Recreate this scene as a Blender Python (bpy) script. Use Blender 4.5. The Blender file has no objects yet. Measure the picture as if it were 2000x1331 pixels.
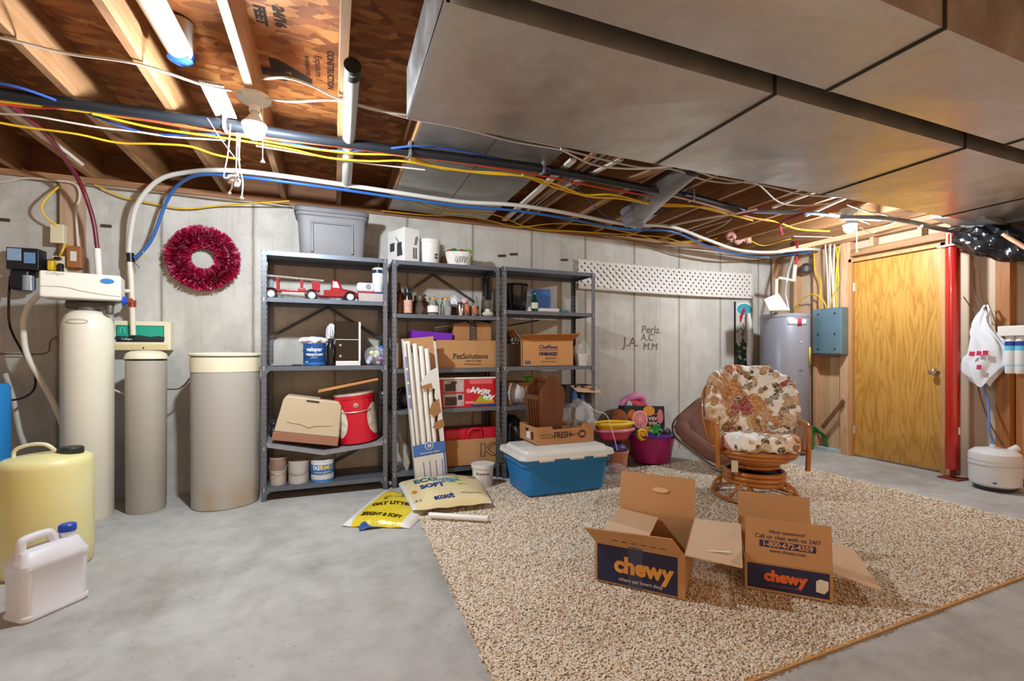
import bpy, bmesh, math, random
import numpy as np
from mathutils import Vector, Matrix, Euler
random.seed(7); rng = np.random.default_rng(7)
S = bpy.context.scene; COL = S.collection
PI = math.pi
# ---------------------------------------------------------------- camera geometry (level camera, 2000x1331 frame)
FPX, CX, CY, CAMH = 900.0, 1000.0, 692.0, 1.075
YAW = math.radians(21.25); sn, cs = math.sin(YAW), math.cos(YAW)
def _ray(u):
    r = (u-CX)/FPX
    return sn+r*cs, cs-r*sn
def G(u, v, z=0.0):            # point at height z
    t = (CAMH-z)*FPX/(v-CY); a, b = _ray(u); return Vector((a*t, b*t, z))
def WY(u, v, Y):               # point on the plane y = Y
    a, b = _ray(u); t = Y/b; return Vector((a*t, Y, CAMH+(CY-v)/FPX*t))
def WX(u, v, X):
    a, b = _ray(u); t = X/a; return Vector((X, b*t, CAMH+(CY-v)/FPX*t))
cam = bpy.data.cameras.new('camera'); co = bpy.data.objects.new('camera', cam); COL.objects.link(co)
co.location = (0, 0, CAMH); co.rotation_euler = (PI/2, 0, -YAW)
cam.sensor_width = 36; cam.lens = FPX/2000*36; cam.shift_y = (CY-665.5)/2000; cam.clip_start = .02
S.camera = co
# ---------------------------------------------------------------- objects
def tag(o, label=None, cat=None, group=None, kind=None):
    if label: o['label'] = label
    if cat: o['category'] = cat
    if group: o['group'] = group
    if kind: o['kind'] = kind
    return o
def T(name, label, cat, loc=(0,0,0), rz=0, group=None, rot=None):
    o = bpy.data.objects.new(name, None); COL.objects.link(o); o.empty_display_size = .05
    o.location = loc; o.rotation_euler = rot if rot else (0, 0, rz)
    return tag(o, label, cat, group)
class MB:
    def __init__(s): s.v = []; s.f = []; s.m = []
    def add(s, vs, fs, mi=0, M=None):
        k = len(s.v)
        s.v += [tuple(M @ Vector(p)) if M is not None else tuple(p) for p in vs]
        s.f += [tuple(i+k for i in f) for f in fs]; s.m += [mi]*len(fs); return s
    def box(s, c, d, mi=0, rz=0, rot=None, taper=1.0):
        x, y, z = d[0]/2, d[1]/2, d[2]/2; t = taper
        vs = [(-x*t,-y*t,-z),(x*t,-y*t,-z),(x*t,y*t,-z),(-x*t,y*t,-z),(-x,-y,z),(x,-y,z),(x,y,z),(-x,y,z)]
        M = Matrix.Translation(c) @ Euler(rot if rot else (0,0,rz)).to_matrix().to_4x4()
        return s.add(vs, [(0,3,2,1),(4,5,6,7),(0,1,5,4),(1,2,6,5),(2,3,7,6),(3,0,4,7)], mi, M)
    def span(s, a, b, mi=0):   # box by two corners
        return s.box([(a[i]+b[i])/2 for i in range(3)], [abs(b[i]-a[i]) for i in range(3)], mi)
    def lathe(s, prof, seg=28, mi=0, M=None, sx=1, sy=1, cap=True, n=2):
        vs = []; fs = []; L = len(prof)
        for r, z in prof:
            for k in range(seg):
                a = 2*PI*k/seg; ca, sa = math.cos(a), math.sin(a)
                if n != 2:
                    ca = math.copysign(abs(ca)**(2/n), ca); sa = math.copysign(abs(sa)**(2/n), sa)
                vs.append((r*sx*ca, r*sy*sa, z))
        for i in range(L-1):
            for k in range(seg):
                k2 = (k+1) % seg; fs.append((i*seg+k, i*seg+k2, (i+1)*seg+k2, (i+1)*seg+k))
        if cap:
            fs.append(tuple(reversed(range(seg)))); fs.append(tuple((L-1)*seg+k for k in range(seg)))
        return s.add(vs, fs, mi, M)
    def cyl(s, a, b, r, r2=None, seg=20, mi=0):
        a, b = Vector(a), Vector(b); d = b-a; q = d.to_track_quat('Z', 'Y').to_matrix().to_4x4()
        return s.lathe([(r, 0), (r2 if r2 is not None else r, d.length)], seg, mi, Matrix.Translation(a) @ q)
    def ball(s, c, r, seg=18, mi=0, rot=None):
        rr = r if hasattr(r, '__len__') else (r, r, r)
        n = max(6, seg//2); prof = [(math.sin(PI*(.02+.96*i/n)), -math.cos(PI*(.02+.96*i/n))) for i in range(n+1)]
        M = Matrix.Translation(c) @ (Euler(rot).to_matrix().to_4x4() if rot else Matrix()) @ Matrix.Diagonal((rr[0], rr[1], rr[2], 1))
        return s.lathe(prof, seg, mi, M)
    def tube(s, pts, r, seg=8, mi=0, closed=False, sub=5):
        P = smooth(pts, sub, closed) if sub > 1 else [Vector(p) for p in pts]
        n = len(P); vs = []; fs = []; up = None
        for i in range(n):
            a = P[(i-1) % n] if (closed or i > 0) else P[i]; b = P[(i+1) % n] if (closed or i < n-1) else P[i]
            t = (b-a).normalized()
            if up is None: up = t.orthogonal().normalized()
            up = (up - t*up.dot(t))
            up = up.normalized() if up.length > 1e-6 else t.orthogonal().normalized()
            w = t.cross(up); rr = r(i/(n-1)) if callable(r) else r
            for k in range(seg):
                an = 2*PI*k/seg; vs.append(P[i] + (up*math.cos(an)+w*math.sin(an))*rr)
        for i in range(n if closed else n-1):
            for k in range(seg):
                k2 = (k+1) % seg; j = (i+1) % n; fs.append((i*seg+k, i*seg+k2, j*seg+k2, j*seg+k))
        if not closed:
            fs.append(tuple(reversed(range(seg)))); fs.append(tuple((n-1)*seg+k for k in range(seg)))
        return s.add(vs, fs, mi)
    def prism(s, poly, z0, z1, mi=0, M=None):
        n = len(poly); vs = [(p[0], p[1], z0) for p in poly]+[(p[0], p[1], z1) for p in poly]
        fs = [tuple(reversed(range(n))), tuple(range(n, 2*n))]+[(i, (i+1) % n, n+(i+1) % n, n+i) for i in range(n)]
        return s.add(vs, fs, mi, M)
    def grid(s, fn, nu, nv, mi=0, cu=False, M=None):   # fn(a,b), a,b in 0..1
        vs = [fn(i/nu, j/nv) for j in range(nv+1) for i in range(nu+(0 if cu else 1))]; w = nu if cu else nu+1
        fs = [(j*w+i, j*w+(i+1) % w, (j+1)*w+(i+1) % w, (j+1)*w+i) for j in range(nv) for i in range(nu)]
        return s.add(vs, fs, mi, M)
    def sheet(s, q, th, mi=0):  # thin board through 4 corner points
        q = [Vector(p) for p in q]; n = (q[1]-q[0]).cross(q[3]-q[0]).normalized()*th/2
        vs = [p-n for p in q]+[p+n for p in q]
        return s.add(vs, [(3,2,1,0),(4,5,6,7),(0,1,5,4),(1,2,6,5),(2,3,7,6),(3,0,4,7)], mi)
    def build(s, name, mats, parent=None, loc=(0,0,0), rz=0, rot=None, bevel=0, ang=38, seg=2, solid=0, label=None, subd=0):
        me = bpy.data.meshes.new(name); me.from_pydata(s.v, [], s.f)
        mats = mats if isinstance(mats, (list, tuple)) else [mats]
        for m in mats: me.materials.append(m)
        if len(mats) > 1: me.polygons.foreach_set('material_index', s.m)
        bm = bmesh.new(); bm.from_mesh(me); bmesh.ops.recalc_face_normals(bm, faces=bm.faces); bm.to_mesh(me); bm.free()
        me.polygons.foreach_set('use_smooth', [True]*len(me.polygons))
        me.set_sharp_from_angle(angle=math.radians(ang)); me.update()
        o = bpy.data.objects.new(name, me); COL.objects.link(o); o.location = loc; o.rotation_euler = rot if rot else (0, 0, rz)
        if parent: o.parent = parent
        if solid:
            m = o.modifiers.new('solid', 'SOLIDIFY'); m.thickness = solid; m.offset = 0
        if bevel:
            m = o.modifiers.new('bevel', 'BEVEL'); m.width = bevel; m.segments = seg; m.limit_method = 'ANGLE'; m.angle_limit = math.radians(40); m.harden_normals = True
        if subd:
            m = o.modifiers.new('sub', 'SUBSURF'); m.levels = subd; m.render_levels = subd
        if label: o['label'] = label
        return o
def smooth(pts, sub=5, closed=False):
    P = [Vector(p) for p in pts]; n = len(P); out = []
    if n < 3 and not closed: return P
    for i in range(n if closed else n-1):
        p1, p2 = P[i], P[(i+1) % n]
        p0 = P[(i-1) % n] if (closed or i > 0) else p1*2-p2; p3 = P[(i+2) % n] if (closed or i < n-2) else p2*2-p1
        for k in range(sub):
            t = k/sub; t2, t3 = t*t, t*t*t
            out.append(.5*((2*p1)+(p2-p0)*t+(2*p0-5*p1+4*p2-p3)*t2+(3*p1-p0-3*p2+p3)*t3))
    if not closed: out.append(P[-1])
    return out
FRONT = (PI/2, 0, 0)
def text(body, size, m, parent, loc, rot=FRONT, name='lettering', bold=0.0, align='CENTER', shear=0, sx=1, kind=None):
    cu = bpy.data.curves.new(name, 'FONT'); cu.body = body; cu.size = size; cu.align_x = align; cu.align_y = 'CENTER'
    cu.offset = bold; cu.shear = shear; cu.resolution_u = 3; cu.extrude = 0.0004
    tmp = bpy.data.objects.new(name, cu); me = bpy.data.meshes.new_from_object(tmp)
    bpy.data.objects.remove(tmp); bpy.data.curves.remove(cu)
    me.materials.clear(); me.materials.append(m)
    o = bpy.data.objects.new(name, me); COL.objects.link(o); o.location = loc; o.rotation_euler = rot; o.scale = (sx, 1, 1)
    if parent: o.parent = parent
    if kind: o['kind'] = kind
    return o
# ---------------------------------------------------------------- materials
def lin(c):
    if isinstance(c, str): c = [int(c[i:i+2], 16)/255 for i in (0, 2, 4)]
    return tuple((x/12.92 if x <= .04045 else ((x+.055)/1.055)**2.4) for x in c)+(1,)
class NT:
    def __init__(s, name):
        s.m = bpy.data.materials.new(name); s.m.use_nodes = True; s.t = s.m.node_tree
        s.b = s.t.nodes['Principled BSDF']; s.out = s.t.nodes['Material Output']
    def n(s, typ, **kw):
        o = s.t.nodes.new(typ)
        for k, v in kw.items():
            if k.startswith('i_'):
                key = k[2:]; key = int(key) if key.isdigit() else key.replace('_', ' ')
                if hasattr(v, 'is_linked') or hasattr(v, 'links'): s.t.links.new(v, o.inputs[key])
                else: o.inputs[key].default_value = v
            else: setattr(o, k, v)
        return o
    def coord(s, scale=(1,1,1), rot=(0,0,0), kind='Object', loc=(0,0,0)):
        c = s.n('ShaderNodeTexCoord'); mp = s.n('ShaderNodeMapping', i_Vector=c.outputs[kind])
        mp.inputs['Scale'].default_value = scale; mp.inputs['Rotation'].default_value = rot; mp.inputs['Location'].default_value = loc
        return mp.outputs[0]
    def noise(s, vec, scale, detail=4, rough=.55, dist=0):
        return s.n('ShaderNodeTexNoise', i_Vector=vec, i_Scale=scale, i_Detail=detail, i_Roughness=rough, i_Distortion=dist).outputs[0]
    def ramp(s, fac, stops, interp='LINEAR'):
        r = s.n('ShaderNodeValToRGB', i_0=fac); r.color_ramp.interpolation = interp; e = r.color_ramp.elements
        while len(e) < len(stops): e.new(.5)
        for i, (p, c) in enumerate(stops): e[i].position = p; e[i].color = lin(c) if not isinstance(c, (int, float)) else (c, c, c, 1)
        return r.outputs[0]
    def mix(s, fac, a, b, blend='MIX'):
        o = s.n('ShaderNodeMix', data_type='RGBA', blend_type=blend)
        for sock, v in ((o.inputs[0], fac), (o.inputs[6], a), (o.inputs[7], b)):
            if hasattr(v, 'links'): s.t.links.new(v, sock)
            else: sock.default_value = v if isinstance(v, (int, float)) else lin(v)
        return o.outputs[2]
    def math(s, op, a, b=0.0, c=0.0):
        o = s.n('ShaderNodeMath', operation=op)
        for i, v in enumerate((a, b, c)):
            if hasattr(v, 'links'): s.t.links.new(v, o.inputs[i])
            else: o.inputs[i].default_value = v
        return o.outputs[0]
    def set(s, **kw):
        for k, v in kw.items():
            key = k.replace('_', ' ')
            if hasattr(v, 'links'): s.t.links.new(v, s.b.inputs[key])
            else: s.b.inputs[key].default_value = v
        return s
    def bump(s, h, strength=.3, dist=.01):
        b = s.n('ShaderNodeBump', i_Height=h, i_Strength=strength, i_Distance=dist); s.t.links.new(b.outputs[0], s.b.inputs['Normal']); return s
_mc = {}
def P(c, rough=.5, metal=0, var=.12, sc=6, bump=0, bs=80, alpha=1, trans=0, coat=0, spec=.5, name=None, ior=1.45, sss=0):
    key = (c, rough, metal, var, sc, bump, bs, alpha, trans, coat)
    if key in _mc: return _mc[key]
    t = NT(name or 'paint_'+str(c)); v = t.coord()
    L = lin(c)
    if var:
        n = t.noise(v, sc, 3)
        k = t.n('ShaderNodeMapRange', i_0=n, i_1=.25, i_2=.75, i_3=1-var, i_4=1+var).outputs[0]
        o = t.n('ShaderNodeMix', data_type='RGBA', blend_type='MULTIPLY', i_0=1.0); o.inputs[6].default_value = L
        t.t.links.new(k, o.inputs[7]); t.set(Base_Color=o.outputs[2])
    else: t.set(Base_Color=L)
    t.set(Roughness=rough, Metallic=metal, Alpha=alpha, Transmission_Weight=trans, Coat_Weight=coat, IOR=ior)
    if bump: t.bump(t.noise(v, bs, 3), bump, .004)
    _mc[key] = t.m; return t.m
def wood(c1, c2, axis='Y', sc=1.0, rough=.6, coat=0):
    key = ('wood', c1, c2, axis, sc, rough)
    if key in _mc: return _mc[key]
    t = NT('wood_'+c1); s = {'X': (1, 14, 14), 'Y': (14, 1, 14), 'Z': (14, 14, 1)}[axis]
    v = t.coord(tuple(x*sc for x in s)); n1 = t.noise(v, 1.6, 6, .6, 1.2); n2 = t.noise(v, 7, 3)
    col = t.ramp(t.math('ADD', t.math('MULTIPLY', n1, .75), t.math('MULTIPLY', n2, .25)), [(.32, c1), (.66, c2)])
    t.set(Base_Color=col, Roughness=rough, Coat_Weight=coat).bump(n1, .12, .003); _mc[key] = t.m; return t.m
def concrete(name, cols, seams=False, floor=False):
    t = NT(name); v = t.coord()
    big = t.noise(v, .9 if floor else 1.3, 5, .6, .4); mid = t.noise(v, 7, 6, .65); fine = t.noise(v, 60, 3)
    f = t.math('ADD', t.math('MULTIPLY', big, .6), t.math('MULTIPLY', mid, .4))
    col = t.ramp(f, [(.3, cols[0]), (.5, cols[1]), (.68, cols[2])])
    col = t.mix(t.math('MULTIPLY', fine, .22), col, cols[0])
    # small pits
    vo = t.n('ShaderNodeTexVoronoi', i_Vector=t.coord((1,1,1) if floor else (1,1,.7)), i_Scale=23.0); pit = t.math('LESS_THAN', vo.outputs[0], .1)
    rnd = t.n('ShaderNodeSeparateColor', i_0=vo.outputs['Color']).outputs[0]
    pit = t.math('MULTIPLY', pit, t.math('GREATER_THAN', rnd, .74))
    col = t.mix(t.math('MULTIPLY', pit, .45), col, '5f5a52')
    h = t.math('ADD', mid, t.math('MULTIPLY', pit, -.6))
    if seams:
        x = t.n('ShaderNodeSeparateXYZ', i_0=t.n('ShaderNodeTexCoord').outputs['Object']).outputs[0]
        u = t.math('DIVIDE', t.math('ADD', x, .29), .61)
        wob = t.math('MULTIPLY', t.math('SUBTRACT', t.noise(v, 9, 2), .5), .02)
        fr = t.math('ABSOLUTE', t.math('SUBTRACT', t.math('FRACT', t.math('ADD', u, wob)), .5))
        line = t.math('LESS_THAN', fr, .014); pid = t.math('FLOOR', u)
        wn = t.n('ShaderNodeTexWhiteNoise', noise_dimensions='1D', i_W=pid).outputs[0]
        col = t.mix(t.math('MULTIPLY', wn, .35), col, cols[2])
        # vertical streaks / water marks
        st = t.noise(t.coord((7, 1, .5)), 1.2, 5, .7)
        col = t.mix(t.math('MULTIPLY', t.math('GREATER_THAN', st, .56), .22), col, cols[0])
        soft = t.math('MULTIPLY', t.math('LESS_THAN', fr, .035), t.noise(v, 5, 3))
        col = t.mix(t.math('MULTIPLY', soft, .35), col, '86776a')
        col = t.mix(t.math('MULTIPLY', line, .6), col, '6d6459'); h = t.math('ADD', h, t.math('MULTIPLY', line, 1.2))
    else:
        st = t.noise(t.coord((1.4, .8, 1)), 1.7, 7, .7, .6)
        col = t.mix(t.n('ShaderNodeMapRange', i_0=st, i_1=.52, i_2=.72, i_3=0.0, i_4=.5).outputs[0], col, '8f8574')
        ck = t.n('ShaderNodeTexVoronoi', feature='DISTANCE_TO_EDGE', i_Vector=t.n('ShaderNodeVectorMath', operation='ADD', i_0=v, i_1=t.n('ShaderNodeTexNoise', i_Vector=v, i_Scale=3.0).outputs[1]).outputs[0], i_Scale=.55).outputs[0]
        col = t.mix(t.math('MULTIPLY', t.math('LESS_THAN', ck, .0011), .16), col, '6b655c')
    t.set(Base_Color=col, Roughness=.85 if not floor else .7).bump(h, .25, .006); return t.m
def osb():
    t = NT('osb'); v = t.coord()
    col = None
    for i, (rz, sc) in enumerate(((.3, (11, 22, 11)), (1.3, (13, 27, 13)), (2.4, (9, 21, 9)))):
        vo = t.n('ShaderNodeTexVoronoi', i_Vector=t.coord(sc, (0, 0, rz)), i_Scale=1.0, i_Randomness=1.0)
        r = t.n('ShaderNodeSeparateColor', i_0=vo.outputs['Color'])
        c = t.ramp(r.outputs[0], [(0, '5e3014'), (.35, '8f4f22'), (.65, 'ab6a32'), (.88, 'c98f50'), (1, '44200c')])
        col = c if col is None else t.mix(t.math('GREATER_THAN', r.outputs[1], .62), col, c)
    n = t.noise(v, 2.2, 4); col = t.mix(t.math('ADD', t.math('MULTIPLY', n, .5), .12), col, '96592a')
    t.set(Base_Color=col, Roughness=.7).bump(t.noise(t.coord((10, 25, 10)), 1.5, 4), .3, .004); return t.m
def galv(name, c='d6d3cc', rough=.34, dent=.35):
    t = NT(name); v = t.coord()
    sp = t.n('ShaderNodeTexVoronoi', i_Vector=v, i_Scale=45.0).outputs['Color']; n = t.noise(v, 2.0, 5, .6)
    g = t.n('ShaderNodeSeparateColor', i_0=sp).outputs[0]
    col = t.mix(t.math('MULTIPLY', g, .2), c, 'a5a29c'); col = t.mix(t.math('MULTIPLY', n, .4), col, 'e2dcd4')
    r = t.n('ShaderNodeMapRange', i_0=t.noise(v, 6, 4), i_1=.3, i_2=.7, i_3=rough-.06, i_4=rough+.1).outputs[0]
    t.set(Base_Color=col, Metallic=.85, Roughness=r).bump(t.noise(v, 1.7, 3), dent, .05); return t.m
def floral(w=0.0):
    t = NT('floral_print'); v0 = t.coord(); d = t.n('ShaderNodeTexNoise', i_Vector=v0, i_Scale=14.0).outputs[1]
    v = t.n('ShaderNodeVectorMath', operation='ADD', i_0=v0, i_1=t.n('ShaderNodeVectorMath', operation='SCALE', i_0=d, i_Scale=.05).outputs[0]).outputs[0]
    col = t.ramp(t.noise(v0, 18, 4), [(.35, 'ece7dc'), (.58, 'faf7f0'), (.70, 'c6c4cb')])
    def layer(sc, thr, sel, stops, col, off):
        vv = t.n('ShaderNodeVectorMath', operation='ADD', i_0=v, i_1=(off, off*1.7, off*.6)).outputs[0]
        vo = t.n('ShaderNodeTexVoronoi', i_Vector=vv, i_Scale=sc); r = t.n('ShaderNodeSeparateColor', i_0=vo.outputs['Color'])
        m = t.math('MULTIPLY', t.math('LESS_THAN', vo.outputs[0], thr), t.math('GREATER_THAN', r.outputs[1], sel))
        c = t.ramp(r.outputs[0], stops, 'CONSTANT')
        c = t.mix(t.n('ShaderNodeMapRange', i_0=vo.outputs[0], i_1=0.0, i_2=thr, i_3=0.0, i_4=.35).outputs[0], c, '7a4a30')
        return t.mix(m, col, c)
    col = layer(17, .5, .5+w, [(0, '5e5a3c'), (.3, '8b8258'), (.6, '4d4a36'), (.8, 'a39a84')], col, 3.1)
    col = layer(12, .53, .6+w, [(0, 'c9a878'), (.4, 'd9c4a0'), (.7, '9a6f4c')], col, 1.3)
    col = layer(6.5, .56, .42+w, [(0, 'c98a48'), (.25, 'd8a97c'), (.5, 'e0bd90'), (.68, 'a8434a'), (.8, 'c8735a'), (.9, 'd7b070')], col, .4)
    pet = t.n('ShaderNodeTexVoronoi', feature='DISTANCE_TO_EDGE', i_Vector=v, i_Scale=24.0).outputs[0]
    col = t.mix(t.math('MULTIPLY', t.math('LESS_THAN', pet, .06), .45), col, 'efe6d4')
    t.set(Base_Color=col, Roughness=.7, Sheen_Weight=.2).bump(t.noise(v0, 90, 2), .1, .002); return t.m
def plydoor():
    t = NT('door_veneer'); v = t.coord((1, 1, 1))
    sx = t.n('ShaderNodeSeparateXYZ', i_0=v); 
    wv = t.noise(t.coord((1, 3.2, .45)), 2.2, 3, .5, .3)
    rings = t.math('FRACT', t.math('MULTIPLY', wv, 9))
    col = t.ramp(rings, [(0, 'a8742f'), (.18, 'c4913f'), (.6, 'cf9d4c'), (1, 'bb8636')])
    fine = t.noise(t.coord((40, 60, 2)), 1.5, 4); col = t.mix(t.math('MULTIPLY', fine, .3), col, '9c6a2a')
    t.set(Base_Color=col, Roughness=.38, Coat_Weight=.15); return t.m
def emit(name, c, st):
    t = NT(name); t.set(Base_Color=lin(c), Emission_Color=lin(c), Emission_Strength=st); return t.m
PINE = wood('84592f', 'b08560', 'Y'); PINEZ = wood('b5855a', 'dcb592', 'Z'); PINEX = wood('a8774e', 'd3a883', 'X')
KRAFT = P('b98c5f', .8, var=.07, sc=3, bump=.05, name='kraft_board'); KRAFT2 = P('a87a4d', .8, var=.08, sc=3, name='kraft_board_dark')
STEEL = P('646d79', .42, .35, var=.15, sc=14, name='shelf_grey_enamel'); STEELD = P('43464d', .5, .3, var=.12, name='shelf_dark_enamel')
WHITEP = P('e9e8e4', .4, var=.04, name='white_plastic'); CREAM = P('e8e0c4', .45, var=.05, name='cream_plastic'); BLACK = P('17181b', .35, var=.1, name='black_plastic')
GREYTANK = P('b3aea3', .5, var=.06, sc=4, bump=.04, bs=200, name='warm_grey_plastic')
NAVY = P('22244a', .55, var=.08, name='navy_ink'); INK = P('2c2622', .7, var=0, name='black_ink'); BLUEINK = P('2b3f9a', .6, var=0, name='blue_ink')
RED = P('c3182c', .35, var=.06, coat=.3, name='red_paint'); BRASS = P('c9a05a', .3, .9, var=.05, name='brass'); CHROME = P('c8c8c8', .2, 1, var=.05, name='chrome')
GLASS = P('f2f6f4', .04, var=0, trans=.95, name='clear_glass'); AMBER = P('6b3410', .06, var=0, trans=.75, name='amber_glass')
POLY = P('eef0f4', .1, var=0, alpha=.2, name='clear_poly_film'); FILM = P('eceef2', .3, var=.03, alpha=.8, bump=.3, bs=30, name='white_poly_film')
BULB = 1750.0; WORLD_C = (1.0, .62, .36, 1); WORLD_S = 1.15; EXPO = 0.27
# ================================================================ SETTING
WB, WR, WL = 4.2, 5.17, -3.2          # back wall y, right wall x, left wall x
ZW, ZJ, ZC = 2.30, 2.34, 2.58         # concrete top, joist underside, subfloor underside
YF = -1.6
conc = concrete('poured_concrete_wall', ('a09e97', 'bfbdb6', 'd9d8d3'), seams=True)
def struct(o): o['kind'] = 'structure'; return o
floor = struct(MB().span((WL-.2, YF, -.15), (WR+.2, WB+.2, 0)).build('floor', concrete('concrete_floor', ('8f8d88', 'b9b8b4', 'd1d0cc'), floor=True)))
wall_back = struct(MB().span((WL-.2, WB, 0), (WR+.2, WB+.2, ZW)).build('wall_back', conc))
struct(MB().span((WL-.2, YF, 0), (WL, WB, ZW)).build('wall_left', conc))
ceil = struct(MB().span((WL-.2, YF, ZC), (WR+.2, WB+.2, ZC+.02)).build('ceiling', osb()))
for k in range(-7, 13):
    x = .045+.415*k
    struct(MB().span((x-.019, YF, ZJ), (x+.019, WB+.16, ZC)).build('joist', PINE, ceil, bevel=.002, seg=1))
struct(MB().span((WL-.2, WB-.03, ZW), (WR+.2, WB+.17, ZJ)).build('trim_1', wood('8a5f3e', 'b78a63', 'X')))
struct(MB().span((WL-.2, WB+.12, ZJ), (WR+.2, WB+.16, ZC)).build('trim_2', wood('6b4428', '8c5f3c', 'X')))
# pencil writing on the concrete
pen = P('6a655d', .9, var=0)
for s, u, v, sz in (('J.A.', 1232, 669, .15), ('Perla.', 1272, 645, .12), ('A.C', 1264, 660, .11), ('M.M', 1270, 678, .11)):
    p = WY(u, v, WB-.002); text(s, sz, pen, wall_back, p, name='pencil_writing', shear=.1)
# ---- right wall: open stud framing with board behind it
board = P('c9b39a', .85, var=.06, sc=2, name='backing_board')
wall_right = struct(MB().span((WR+.0, YF, 0), (WR+.1, 2.40, ZW)).span((WR, 3.30, 0), (WR+.1, WB, ZW)).span((WR, 2.40, 2.10), (WR+.1, 3.30, ZW)).build('wall_right', board))
def stud(a, b, m=PINEZ): return struct(MB().span(a, b).build('stud', m, wall_right, bevel=.003, seg=1))
SX0, SX1 = WR-.089, WR-.001
for y in (4.15, 3.86, 3.62): stud((SX0, y-.019, .04), (SX1, y+.019, ZJ-.08))
stud((SX0, 3.235, .0), (SX1, 3.34, ZJ-.08)); stud((SX0, 2.385, 0), (SX1, 2.425, ZJ-.08))
YS = WX(1958, 600, SX0).y
stud((SX0, YS-.045, 0), (SX1, YS+.045, 2.05), wood('8a5426', 'ad7138', 'Z')); stud((SX0, 1.2, 0), (SX1, 1.25, 2.05)); stud((SX0, .6, 0), (SX1, .65, 2.05))
stud((SX0, .4, 2.05), (SX1, 2.385, 2.10), PINE)
stud((SX0, .4, ZJ-.08), (SX1, WB, ZJ-.04), PINE); stud((SX0, 2.425, 2.10), (SX1, 3.235, 2.17), PINE)
for y in (2.62, 3.03): stud((SX0, y-.019, 2.17), (SX1, y+.019, ZJ-.08))
stud((SX0, 3.34, 0), (SX1, WB, .04), wood('9fb3b4', 'c3d2d2', 'Y'))
stud((WR-.02, .6, .04), (WR-.001, YS-.05, .98), wood('c58c55', 'dba673', 'Z'))
stud((WR-.02, 3.36, .04), (WR-.001, 4.0, 1.16), wood('c09a72', 'd4b088', 'Z'))
# ---- door
door = struct(MB().span((WR-.05, 2.465, .02), (WR-.012, 3.215, 2.035)).build('door_1', plydoor(), bevel=.002))
fr = MB()
fr.span((SX0-.005, 2.425, 0), (WR, 2.46, 2.075)).span((SX0-.005, 3.22, 0), (WR, 3.25, 2.075)).span((SX0-.005, 2.425, 2.04), (WR, 3.25, 2.075))
struct(fr.build('frame', wood('b07b48', 'cf9d69', 'Z'), door, bevel=.002))
kp = WX(1828, 727, WR-.05)
M = Matrix.Translation(kp) @ Matrix.Rotation(-PI/2, 4, 'Y')
struct(MB().lathe([(.031, 0), (.031, .005), (.012, .008), (.011, .032), (.02, .038), (.029, .05), (.029, .06), (.02, .068), (.004, .07)], 24, 0, M).build('knob', P('cdbf9c', .18, .95, var=.03, name='satin_brass'), door, label='round brass door knob'))
for z in (1.78, .28): struct(MB().cyl((WR-.056, 3.222, z-.045), (WR-.056, 3.222, z+.045), .007, seg=10).span((WR-.054, 3.2, z-.045), (WR-.049, 3.24, z+.045)).build('hinge', P('d8d8d4', .35, .8, var=0), door))
struct(MB().span((WR-.02, 2.46, 0), (WR, 3.22, .02)).build('trim_3', P('d9dcd8', .5, var=0)))
# stamps on the subfloor
STAMP = P('2e221a', .8, var=0)
for s, u, v, sz, b in (('CONSTRUCTION', 645, 140, .045, .002), ('Exposure 1', 622, 135, .05, .0), ('WARRANTED', 600, 130, .03, 0), ('4', 548, 138, .34, .02), ('FEET', 508, 30, .06, .004), ('24/16', 545, 34, .06, .004)):
    p = G(u, v, ZC-.001); text(s, sz, STAMP, ceil, p, rot=(PI, 0, PI/2), name='stamp', bold=b)
# ================================================================ LAMPS

def bulb_lamp(label, x, y, chain, m):
    t = T('bulb_lamp', label, 'lamp', (x, y, ZJ))
    MB().lathe([(.075, 0), (.075, -.014), (.055, -.03), (.024, -.045), (.024, -.075)], 24).build('lamp_holder', P('e6e3da', .3, var=.03), t)
    MB().lathe([(.014, -.07), (.018, -.085), (.036, -.115), (.056, -.134), (.056, -.141)], 24).build('bulb_base', P('dcdcd8', .4, var=0), t)  # rim flared past the dome to block upward light from the joists
    MB().lathe([(.043, -.1415), (.047, -.158), (.045, -.176), (.036, -.194), (.02, -.205), (.005, -.208)], 28).build('bulb', m, t)
    mb = MB().tube([(.035, -.03, -.03), (.04, -.032, -.1), (.041, -.033, -chain)], .0022, 6)
    mb.lathe([(.004, 0), (.005, -.008), (.011, -.02), (.004, -.022)], 12, 0, Matrix.Translation((.041, -.033, -chain)))
    mb.build('pull_chain', WHITEP, t); return t
L1 = G(497, 245, 2.2); L2 = G(1660, 440, 2.2)
bulb_lamp('bare bulb lamp under the joists near the softener, with tangled strings below', L1.x, L1.y, .31, emit('lit_bulb', (.94, .975, 1.0), BULB*.9))
bulb_lamp('bare bulb lamp near the wooden door, with a single long pull cord', L2.x, L2.y, .36, emit('lit_bulb_dim', (.94, .975, 1.0), BULB*.6))
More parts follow.
